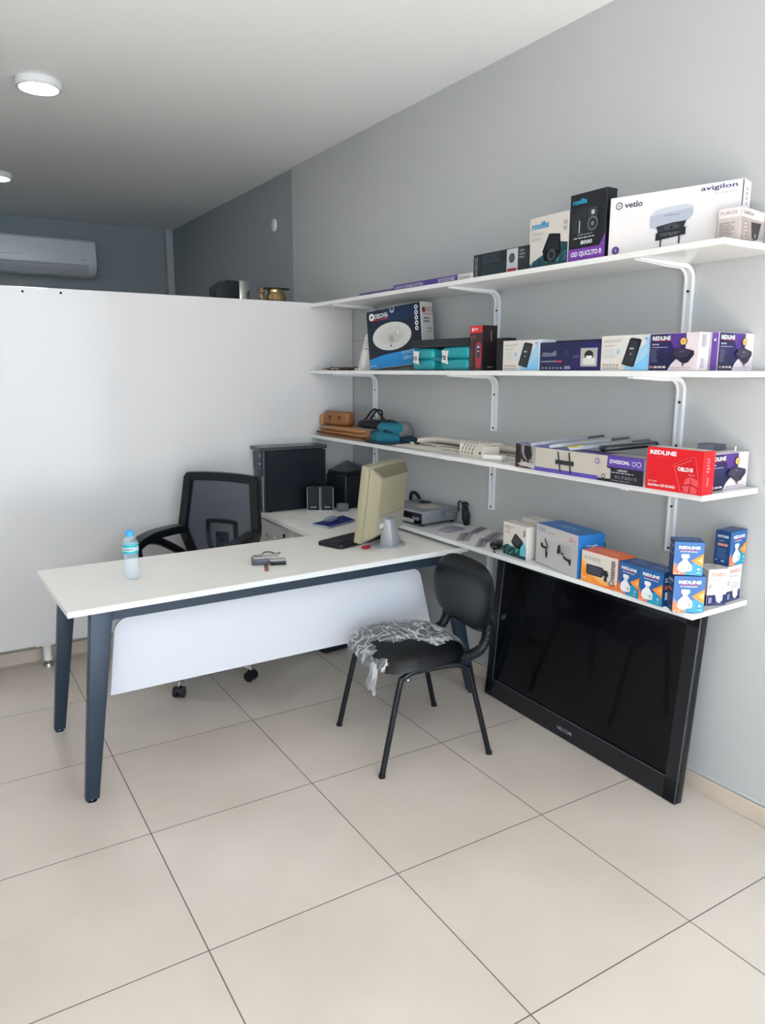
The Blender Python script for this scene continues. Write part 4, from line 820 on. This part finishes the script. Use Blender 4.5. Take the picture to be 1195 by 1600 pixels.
for k in range(7): 
    v = .3045+k*.006; y = -.0595+k*.0052; mb.box((-.11-.007*k, y-.004, v), (.14+.005*k, y+.004, v+.0022), mat('beige_vent', '6c6552', .6))
mb.build('rear_housing', t)
mb = MB(); mb.xf = mt; mb.box((-.118, -.066, .040), (.146, -.058, .125), M_beige2, .002); mb.box((-.105, -.0675, .07), (-.07, -.0655, .09), P('e6e2d8')); mb.build('connector_cover', t)
mb = MB(); mb.prism([(-.050, .008), (-.120, .008), (-.104, .13), (-.066, .14)], -.045, .035, M_silver, 'x', .006, 2)
for i, (x_, y_, z_) in enumerate(mb.v): mb.v[i] = (x_*(1.1-.25*z_/.14)-.012*z_/.14-.012, y_, z_)
ng = mb
ng.build('neck', t)
MB().lathe([(.084, 0), (.086, .004), (.078, .010), (.05, .013), (0, .014)], M_silver, 48, Matrix.Translation((0, -.062, 0))).build('stand_base', t)
# red key fob, phone holder, bottle
mb = MB().ell((0, 0, .008), (.026, .012, .008), mat('red_plastic', 'a01824', .25), 16, 8, pw=.7); mb.box((-.01, -.006, .0145), (.006, .006, .0168), P('d8b0b0'), .001)
tag(mb.build('key_fob', loc=(1.128, -.700, z+.0004), rot=.2), 'small red plastic fob left of the monitor base', 'key fob')
t = thing('gadget', 'small grey and black device on the desk nearest its front edge', 'device', (.63, -.70, z), math.radians(-20))
MB().box((-.055, -.03, .001), (.012, .03, .026), mat('gadget_grey', '4a4b52', .35), .003, 2).build('left_block', t)
mb = MB().box((-.05, -.024, .026), (.06, .045, .030), mat('gadget_plate', 'b0aeac', .3), .002); mb.box((-.045, .0, .0300), (-.01, .02, .0306), P('6a6a70')); mb.build('top_plate', t)
MB().box((.02, -.045, .001), (.085, -.0, .020), M_black, .004, 2).box((.018, -.05, .020), (.085, -.0, .0235), mat('gadget_plate', 'b0aeac', .3), .002).build('right_block', t)
MB().tube([(-.01, .045, .028), (.005, .06, .034), (.03, .06, .033), (.045, .052, .028), (.07, .05, .03)], .003, M_black, 6, smoothpath=4).build('wire', t)
tag(MB().box((-.008, -.05, 0), (.008, .03, .008), mat('rust_red_handle', '7a3c20', .4), .003, 2).build('pocket_knife', loc=(.603, -.775, z+.0005), rot=math.radians(-22)), 'small brown-red stick beside the grey and black device', 'stick')
t = thing('water_bottle', 'clear plastic water bottle with teal label and blue cap on the desk', 'bottle', (.098, -.648, z))
PET = mat('pet_plastic', 'dceaf4', .06, trans=.0, alpha=.16, ior=1.4, var=.0, spec=.8)
pf = [(0, .001), (.020, .002), (.0285, .008), (.029, .02)]
for k in range(7): pf += [(.029, .022+k*.0115), (.0272, .0265+k*.0115), (.029, .031+k*.0115)]
pf += [(.0295, .105), (.0295, .140), (.0285, .150), (.022, .163), (.013, .172), (.0125, .178)]
MB().lathe(pf, PET, 32).build('bottle_body', t)
MB().lathe([(0, .003), (.019, .004), (.0272, .010), (.0268, .1), (.0275, .13), (.0268, .149), (0, .149)], mat('bottle_water', 'cfe2ee', .02, alpha=.12, var=0, ior=1.33, spec=.6), 32).build('water', t)
mb = MB().lathe([(.0300, .107), (.0300, .141)], mat('teal_label', '2aa6ae', .4), 32)
mb.lathe([(.0303, .116), (.0303, .131)], P('cfe6ea'), 32)
vs, fs, _ = textmesh('Aquason', .03)
mb.add([(.0306*math.sin(-1.1+1.3*a-.1), -.0306*math.cos(-1.1+1.3*a-.1), .1185+.010*b) for a, b in vs], fs, P('14505e')); mb.build('label', t)
MB().lathe([(.0148, .171), (.0152, .173), (.0152, .190), (.013, .1925), (0, .193)], mat('blue_cap', '3a9fe0', .35), 24).build('cap', t)

# ------------------------------------------------------------------ office chair
ang = math.atan2(-.82, .575)
t = thing('office_chair', 'black mesh-back office chair on castors behind the desk', 'office chair', (.570, .050, 0), ang)
# local: faces -y, x to sitter's left
def bp_(u, zz):  # back surface
    k = (zz-.5)/.5; return (u, .205+.055*k+.03*math.sin(k*PI)*0-.02*(1-(u/.22)**2)*-1, zz)
out = [(-.13, .50), (-.185, .60), (-.226, .70), (-.222, .78), (-.213, .87), (-.204, .960), (-.192, .976), (0, .982), (.192, .976), (.204, .960), (.213, .87), (.222, .78), (.226, .70), (.185, .60), (.13, .50), (0, .49)]
path = [bp_(*p) for p in out]
cp = catmull(path, 4, True)
MB().sweep(cp, [(-.022, -.018), (.022, -.018), (.025, 0), (.020, .018), (-.020, .018), (-.025, 0)], M_black, closed=True, upv=(0, 1, 0)).build('backrest_frame', t)
def meshmat():
    m = mat('chair_mesh', '2a3040', .7, var=.05, scale=80); m2 = m.node_tree; N = m2.nodes; L = m2.links
    tr = N.new('ShaderNodeBsdfTransparent'); mx = N.new('ShaderNodeMixShader'); mx.inputs[0].default_value = .76
    L.new(tr.outputs[0], mx.inputs[1]); L.new(N['Principled BSDF'].outputs[0], mx.inputs[2]); L.new(mx.outputs[0], N['Material Output'].inputs[0]); return m
def wid(zz):
    pts = [(.49, .12), (.60, .185), (.70, .222), (.80, .218), (.90, .208), (1.0, .195)]
    for (a, wa), (b, wb) in zip(pts, pts[1:]):
        if a <= zz <= b: return wa+(wb-wa)*(zz-a)/(b-a)
    return .195
mb = MB(); mb.grid(lambda u, v: (lambda zz: bp_((u*2-1)*wid(zz), zz))(.495+v*.482), 16, 16, meshmat()); mb.build('backrest_mesh', t)
lp = catmull([(-.085, .25, .72), (-.07, .25, .745), (.07, .25, .745), (.085, .25, .72), (.075, .25, .60), (.0, .25, .59), (-.075, .25, .60)], 5, True)
mb = MB().sweep(lp, [(-.010, -.008), (.010, -.008), (.010, .008), (-.010, .008)], M_black, closed=True, upv=(0, 1, 0)); mb.box((-.04, .243, .60), (.04, .258, .69), M_black, .006, 2); mb.build('lumbar_frame', t)
MB().tube([(0, .26, .66), (0, .27, .55), (0, .26, .44), (0, .18, .40), (0, .05, .395)], .022, M_black, 10, smoothpath=4).build('back_post', t)
MB().prism(rrect(-.24, -.24, .24, .22, .08), .42, .49, M_blackm, 'z', .02, 4).build('seat', t)
for s_ in (-1, 1):
    mb = MB(); mb.sweep(catmull([(s_*.225, .20, .70), (s_*.25, .10, .70), (s_*.262, .0, .695), (s_*.262, -.10, .675), (s_*.262, -.13, .64), (s_*.258, -.10, .55), (s_*.245, -.02, .47), (s_*.235, .02, .425)], 5), [(-.032, -.020), (.032, -.020), (.036, 0), (.032, .020), (-.032, .020), (-.036, 0)], M_black); mb.tube([(s_*.262, -.04, .68), (s_*.262, .06, .655), (s_*.235, .15, .60), (s_*.2, .19, .56)], .022, M_black, 8, smoothpath=4)
    mb.build('armrest', t)
MB().lathe([(.025, .40), (.025, .25), (.03, .25), (.03, .12)], M_chrome, 20).build('gas_column', t)
MB().box((-.1, -.08, .385), (.1, .1, .42), M_darksteel, .01, 2).build('seat_mechanism', t)
MB().lathe([(0, .14), (.04, .135), (.045, .09), (.03, .08), (0, .08)], M_chrome, 20).build('base_hub', t)
base_rot = -ang
for k in range(5):
    a = math.radians(-90-36+72*k)+base_rot; d = V((math.cos(a), math.sin(a), 0)); 
    arm = MB().sweep([d*.02+V((0, 0, .115)), d*.15+V((0, 0, .10)), d*.27+V((0, 0, .078)), d*.315+V((0, 0, .073))], [(-.018, -.012), (.018, -.012), (.013, .014), (-.013, .014)], M_chrome, scale=[1.2, 1, .75, .7]).build('base_arm', t)
    c0 = d*.31; n = V((-d.y, d.x, 0)); cm = MB()
    for s_ in (-1, 1): cm.cyl(c0+n*s_*.006+V((0, 0, .026)), c0+n*s_*.026+V((0, 0, .026)), .026, M_black, 20)
    cm.ell(c0+V((0, 0, .036)), (.024, .024, .022), M_black); cm.cyl(c0+V((0, 0, .045)), c0+V((0, 0, .075)), .007, M_chrome, 10); cm.build('castor', arm)

# ------------------------------------------------------------------ visitor chair
th = math.radians(-98.7)
t = thing('visitor_chair', 'black padded visitor chair with torn clear plastic on the seat, before the desk', 'chair', (1.085, -1.125, 0), th)
for s_ in (-1, 1):
    fpath = [(s_*.232, -.232, .004), (s_*.218, -.155, .345), (s_*.216, -.135, .380), (s_*.216, -.10, .397), (s_*.216, -.05, .401), (s_*.216, .05, .401), (s_*.216, .10, .397), (s_*.217, .135, .380), (s_*.219, .155, .345), (s_*.240, .240, .004)]
    # front leg, top rail and rear leg as separate parts
    a = catmull(fpath, 5)
    l0 = MB().tube(a[:21], .0115, M_darksteel, 12).build('leg', t)
    MB().tube(a[20:26], .0115, M_darksteel, 12).build('side_rail', t)
    l1 = MB().tube(a[25:], .0115, M_darksteel, 12).build('leg', t)
    for p, q_ in ((fpath[0], l0), (fpath[-1], l1)): MB().cyl((p[0], p[1], 0), (p[0], p[1], .012), .0135, M_black, 12).build('rubber_tip', q_)
for y_ in (-.06, .09): MB().tube([(-.212, y_, .392), (.212, y_, .392)], .009, M_darksteel, 8).build('cross_bar', t)
for s_ in (-1, 1): MB().ell((s_*.218, -.118, .372), (.008, .008, .008), M_chrome, 10, 8).build('bolt', t)
# seat: rounded, domed
def seatfn(bot):
    def fn(u, v):
        a = 2*PI*u; r = v; f = lambda x: math.copysign(abs(x)**.62, x)
        x = .228*r*f(math.cos(a)); y = -.02+.215*r*f(math.sin(a)); x *= 1-.08*(y+.02)/.215*1
        if bot: return (x, y, .412)
        zz = .412+.062*(1-r**5)**.5 if r < 1 else .412
        return (x, y, zz+.012*math.exp(-((y+.19)/.08)**2)*-1)
    return fn
mb = MB(); mb.grid(seatfn(False), 48, 16, M_leather); mb.build('seat_cushion', t)
mb = MB(); mb.prism([(math.copysign(abs(math.cos(a))**.62, math.cos(a))*.215, -.02+math.copysign(abs(math.sin(a))**.62, math.sin(a))*.205) for a in [2*PI*k/40 for k in range(40)]], .400, .413, M_black, 'z'); mb.build('seat_pan', t)
# back rest
def backfn(front):
    def fn(u, v):
        a = 2*PI*u; r = v; f = lambda x, p: math.copysign(abs(x)**p, x)
        x = .246*r*f(math.cos(a), .56); zz = r*f(math.sin(a), .80); w = 1-.10*max(0, -zz)-.04*max(0, zz); x *= w
        zz = .630+(.138 if zz > 0 else .142)*zz
        th_ = .030*(1-r**6)**.5 if r < 1 else 0
        y = .215+.10*(zz-.6)+.030*(1-(x/.246)**2)
        return (x+.028, y+(-th_ if front else th_*.6), zz)
    return fn
mb = MB(); mb.grid(backfn(True), 48, 14, M_leather); mb.grid(lambda u, v: backfn(False)(1-u, v), 48, 14, M_black); mb.build('backrest', t)
for s_ in (-1, 1):
    pth = catmull([(s_*.165, .13, .402), (s_*.165, .19, .405), (s_*.165, .240, .43), (s_*.166, .262, .49), (s_*.166, .252, .58)], 26)
    sc = [1+(.10 if (i//2) % 2 else -.08) for i in range(len(pth))]
    MB().tube(pth, .0205, mat('bellows_rubber', '17181c', .3), 14, scale=sc).build('bellows', t)
    MB().tube([(s_*.165, .07, .402), (s_*.165, .14, .402)], .009, M_chrome, 10).build('back_joint', t)
# torn plastic cover
def film_mat():
    m = bpy.data.materials.new('torn_clear_film'); m.use_nodes = True; nt = m.node_tree; N = nt.nodes; L = nt.links; b = N['Principled BSDF']
    b.inputs['Base Color'].default_value = (.75, .75, .77, 1); b.inputs['Roughness'].default_value = .25
    tc = N.new('ShaderNodeTexCoord'); outs = []; hts = []
    for sc_, rot_, wd_, amp_ in (((3.2, 11, 4), .5, .035, .75), ((10, 3.5, 5), -.4, .03, .6), ((18, 8, 9), 1.1, .03, .22)):
        mp = N.new('ShaderNodeMapping'); mp.inputs['Scale'].default_value = sc_; mp.inputs['Rotation'].default_value = (0, 0, rot_); L.new(tc.outputs['Object'], mp.inputs[0])
        n = N.new('ShaderNodeTexNoise'); n.inputs['Scale'].default_value = 1.5; n.inputs['Detail'].default_value = 2; n.inputs['Distortion'].default_value = .9; L.new(mp.outputs[0], n.inputs['Vector'])
        a_ = N.new('ShaderNodeMath'); a_.operation = 'SUBTRACT'; a_.inputs[1].default_value = .5; L.new(n.outputs[0], a_.inputs[0])
        c_ = N.new('ShaderNodeMath'); c_.operation = 'ABSOLUTE'; L.new(a_.outputs[0], c_.inputs[0])
        d_ = N.new('ShaderNodeMapRange'); d_.inputs['From Min'].default_value = 0; d_.inputs['From Max'].default_value = wd_; d_.inputs['To Min'].default_value = amp_; d_.inputs['To Max'].default_value = 0; L.new(c_.outputs[0], d_.inputs[0])
        outs.append(d_)
    m1 = N.new('ShaderNodeMath'); m1.operation = 'MAXIMUM'; L.new(outs[0].outputs[0], m1.inputs[0]); L.new(outs[1].outputs[0], m1.inputs[1])
    m2 = N.new('ShaderNodeMath'); m2.operation = 'MAXIMUM'; L.new(m1.outputs[0], m2.inputs[0]); L.new(outs[2].outputs[0], m2.inputs[1])
    cr = N.new('ShaderNodeMath'); cr.operation = 'ADD'; cr.use_clamp = True; cr.inputs[1].default_value = .13; L.new(m2.outputs[0], cr.inputs[0])
    bp = N.new('ShaderNodeBump'); bp.inputs['Strength'].default_value = .6; bp.inputs['Distance'].default_value = .004; L.new(m2.outputs[0], bp.inputs['Height']); L.new(bp.outputs[0], b.inputs['Normal'])
    tr = N.new('ShaderNodeBsdfTransparent'); mx = N.new('ShaderNodeMixShader'); L.new(cr.outputs[0], mx.inputs[0]); L.new(tr.outputs[0], mx.inputs[1]); L.new(b.outputs[0], mx.inputs[2]); L.new(mx.outputs[0], N['Material Output'].inputs[0]); return m
FM = film_mat()
sf = seatfn(False); mb = MB(); vs = []; fs = []; NA, NR = 96, 22; idx = {}
rs = random.Random(11)
def keep(x, y):
    # uncovered: the near side strip (local +x) and a hole by the front corner
    lim = .10+.055*math.sin(y*14+.5)+.02*math.sin(y*47)-.25*max(0, -y-.10)
    if x > lim: 
        return x < lim+.0 or y < -.185+.25*max(0, x-.16)*0 and x < .19
    return True
for j in range(NR+1):
    for i in range(NA):
        p = V(sf(i/NA, j/NR*.999)); r = j/NR
        off = .0035+.003*math.sin(p.x*70+3*math.sin(p.y*40))*math.sin(p.y*80+p.x*30)+.002*math.sin(p.x*190+p.y*130)
        c_ = V((0, -.02, .40)); n = (p-c_).normalized(); idx[(i, j)] = len(vs); vs.append(p+n*max(.0015, off+.002))
for j in range(NR):
    for i in range(NA):
        a, b, c_, d = idx[(i, j)], idx[((i+1) % NA, j)], idx[((i+1) % NA, j+1)], idx[(i, j+1)]
        ct = (vs[a]+vs[b]+vs[c_]+vs[d])/4
        if keep(ct.x, ct.y) and not (abs(ct.x-.115) < .03 and abs(ct.y+.19) < .022): fs.append((a, b, c_, d))
# hanging skirt on the far and front edge and a torn tail at the near front corner
mb.add(vs, fs, FM, True)
def skirt(u, v):
    a = PI*(.75+.9*u); f = lambda x: math.copysign(abs(x)**.62, x); x = .230*f(math.cos(a)); y = -.02+.217*f(math.sin(a)); x *= 1-.08*(y+.02)/.215
    k = 1+.015*math.sin(u*60)+.02*v*math.sin(u*37); return (x*k, y*k, .418-v*(.022+.014*math.sin(u*21)+.008*math.sin(u*53)))
mb.grid(skirt, 90, 4, FM)
mb.build('plastic_cover', t)
def tail(u, v):
    w = .020+.03*v; x = .135+(u-.5)*w*1.6+.014*math.sin(v*5); y = -.225-.012*math.sin(v*3)+.010*math.sin(u*19+v*6); return (x, y, .425-.115*v-.010*math.sin(u*9)*v)
MB().grid(tail, 24, 12, mat('bunched_film', 'b9b8b8', .3, alpha=.62, var=.15, scale=70, bump=.8, bscale=120)).build('film_tail', t)

# ------------------------------------------------------------------ television leaning on the wall
TW, TH, TT = 1.105, .705, .06
a0 = V((1.650, -.940, 0)); a1 = V((1.606, -2.040, 0)); dv = (a1-a0).normalized(); TW = (a1-a0).length
tz = math.atan2(dv.y, dv.x)
t = thing('television', 'large black flat television leaning against the wall under the lowest shelf', 'television', a0, 0)
R = Matrix.Rotation(tz, 3, 'Z') @ Matrix.Rotation(-math.radians(5.0), 3, 'X'); t.rotation_euler = R.to_euler(); t.location = a0+V((0, 0, .002))
mb = MB().box((0, .006, 0), (TW, .040, TH), M_black, .006, 2); mb.box((.18, .040, .10), (TW-.18, .050, TH-.34), M_blackm, .004, 2); mb.build('rear_case', t)
mb = MB(); bz = mat('tv_bezel', '17181c', .22, var=.04)
for a, b in (((0, .0, 0), (TW, .012, .088)), ((0, .0, TH-.05), (TW, .012, TH)), ((0, .0, .0), (.05, .012, TH)), ((TW-.058, .0, 0), (TW, .012, TH))): mb.box(a, b, bz, .003)
Face(mb, (TW/2-.055, -.0004, .030), (1, 0, 0), (0, 0, 1), .085, .018).text('NELCOM', 0, .1, 1, .9, P('9a9aa0'), bold=.02); mb.build('bezel', t)
mb = MB()
for a, b in (((.048, -.0012, .086), (TW-.056, .0005, .0885)), ((.048, -.0012, .086), (.051, .0005, TH-.05)), ((TW-.004, -.001, .0), (TW-.0015, .001, TH))): mb.box(a, b, mat('tv_line', '6d6f74', .25, metal=.5))
mb.build('trim_line', t)
MB().box((.05, .006, .088), (TW-.058, .009, TH-.05), mat('tv_glass', '0a0c12', .05, var=0, spec=.9)).build('screen', t)

# ------------------------------------------------------------------ things on top of the partition, floor
z = 1.9225
t = thing('coffee_machine', 'dark appliance with a brushed metal column on top of the partition', 'appliance', (1.0, .55, z-.0225+.0003), .2)
z0 = .0225
mb = MB(); mb.prism([(-.085, 0), (.06, 0), (.06, .10), (-.02, .10), (-.085, .06)], -.04, .10, M_blackm, 'y', .004); mb.xf = None
for i, v in enumerate(mb.v): mb.v[i] = (v[0], v[1]*.6+.01, v[2]+z0)
mb.build('housing', t)
MB().lathe([(.048, z0), (.048, z0+.10), (.044, z0+.104), (0, z0+.104)], mat('brushed_steel', 'b8b6b4', .25, metal=1, var=.2, scale=30, stretch=(1, 1, .02)), 32, Matrix.Translation((.10, .02, 0)) @ Matrix.Diagonal((1, .6, 1, 1))).build('metal_column', t)
t = thing('brass_pot', 'patterned brass pot with a flat dark lid on top of the partition', 'pot', (1.285, .555, z+.0003))
BRS = mat('brass_pattern', '8a7350', .3, metal=.9, var=.5, scale=90, bump=.8, bscale=120)
MB().lathe([(.050, 0), (.060, .012), (.062, .03), (.052, .045), (.050, .052)], BRS, 32, Matrix.Diagonal((1, .7, 1, 1))).build('pot_body', t)
MB().lathe([(.050, .052), (.052, .062), (.05, .068)], mat('brass_plain', 'a08a64', .2, metal=1), 32, Matrix.Diagonal((1, .7, 1, 1))).build('neck', t)
MB().lathe([(.0, .068), (.085, .068), (.088, .071), (.085, .075), (0, .078)], mat('tarnished_lid', '3c3833', .4, metal=.6), 32, Matrix.Diagonal((1, .5, 1, 1))).build('lid', t)
mb = MB().lathe([(.018, 0), (.014, .02), (.012, .035), (.020, .045), (.018, .06), (.006, .075), (0, .08)], BRS, 16); tag(mb.build('brass_cup', loc=(1.185, .535, z+.0003)), 'small brass cup left of the patterned brass pot on the partition', 'cup')
mb = MB().box((-.09, -.05, 0), (.09, .05, .03), M_blackm, .008, 2).box((.085, -.03, .004), (.12, .03, .026), M_black, .004, 2)
tag(mb.build('power_adapter', loc=(1.315, -.03, .0005), rot=.1), 'flat black power adapter lying on the floor behind the modesty panel', 'adapter')
bpy.context.view_layer.update()
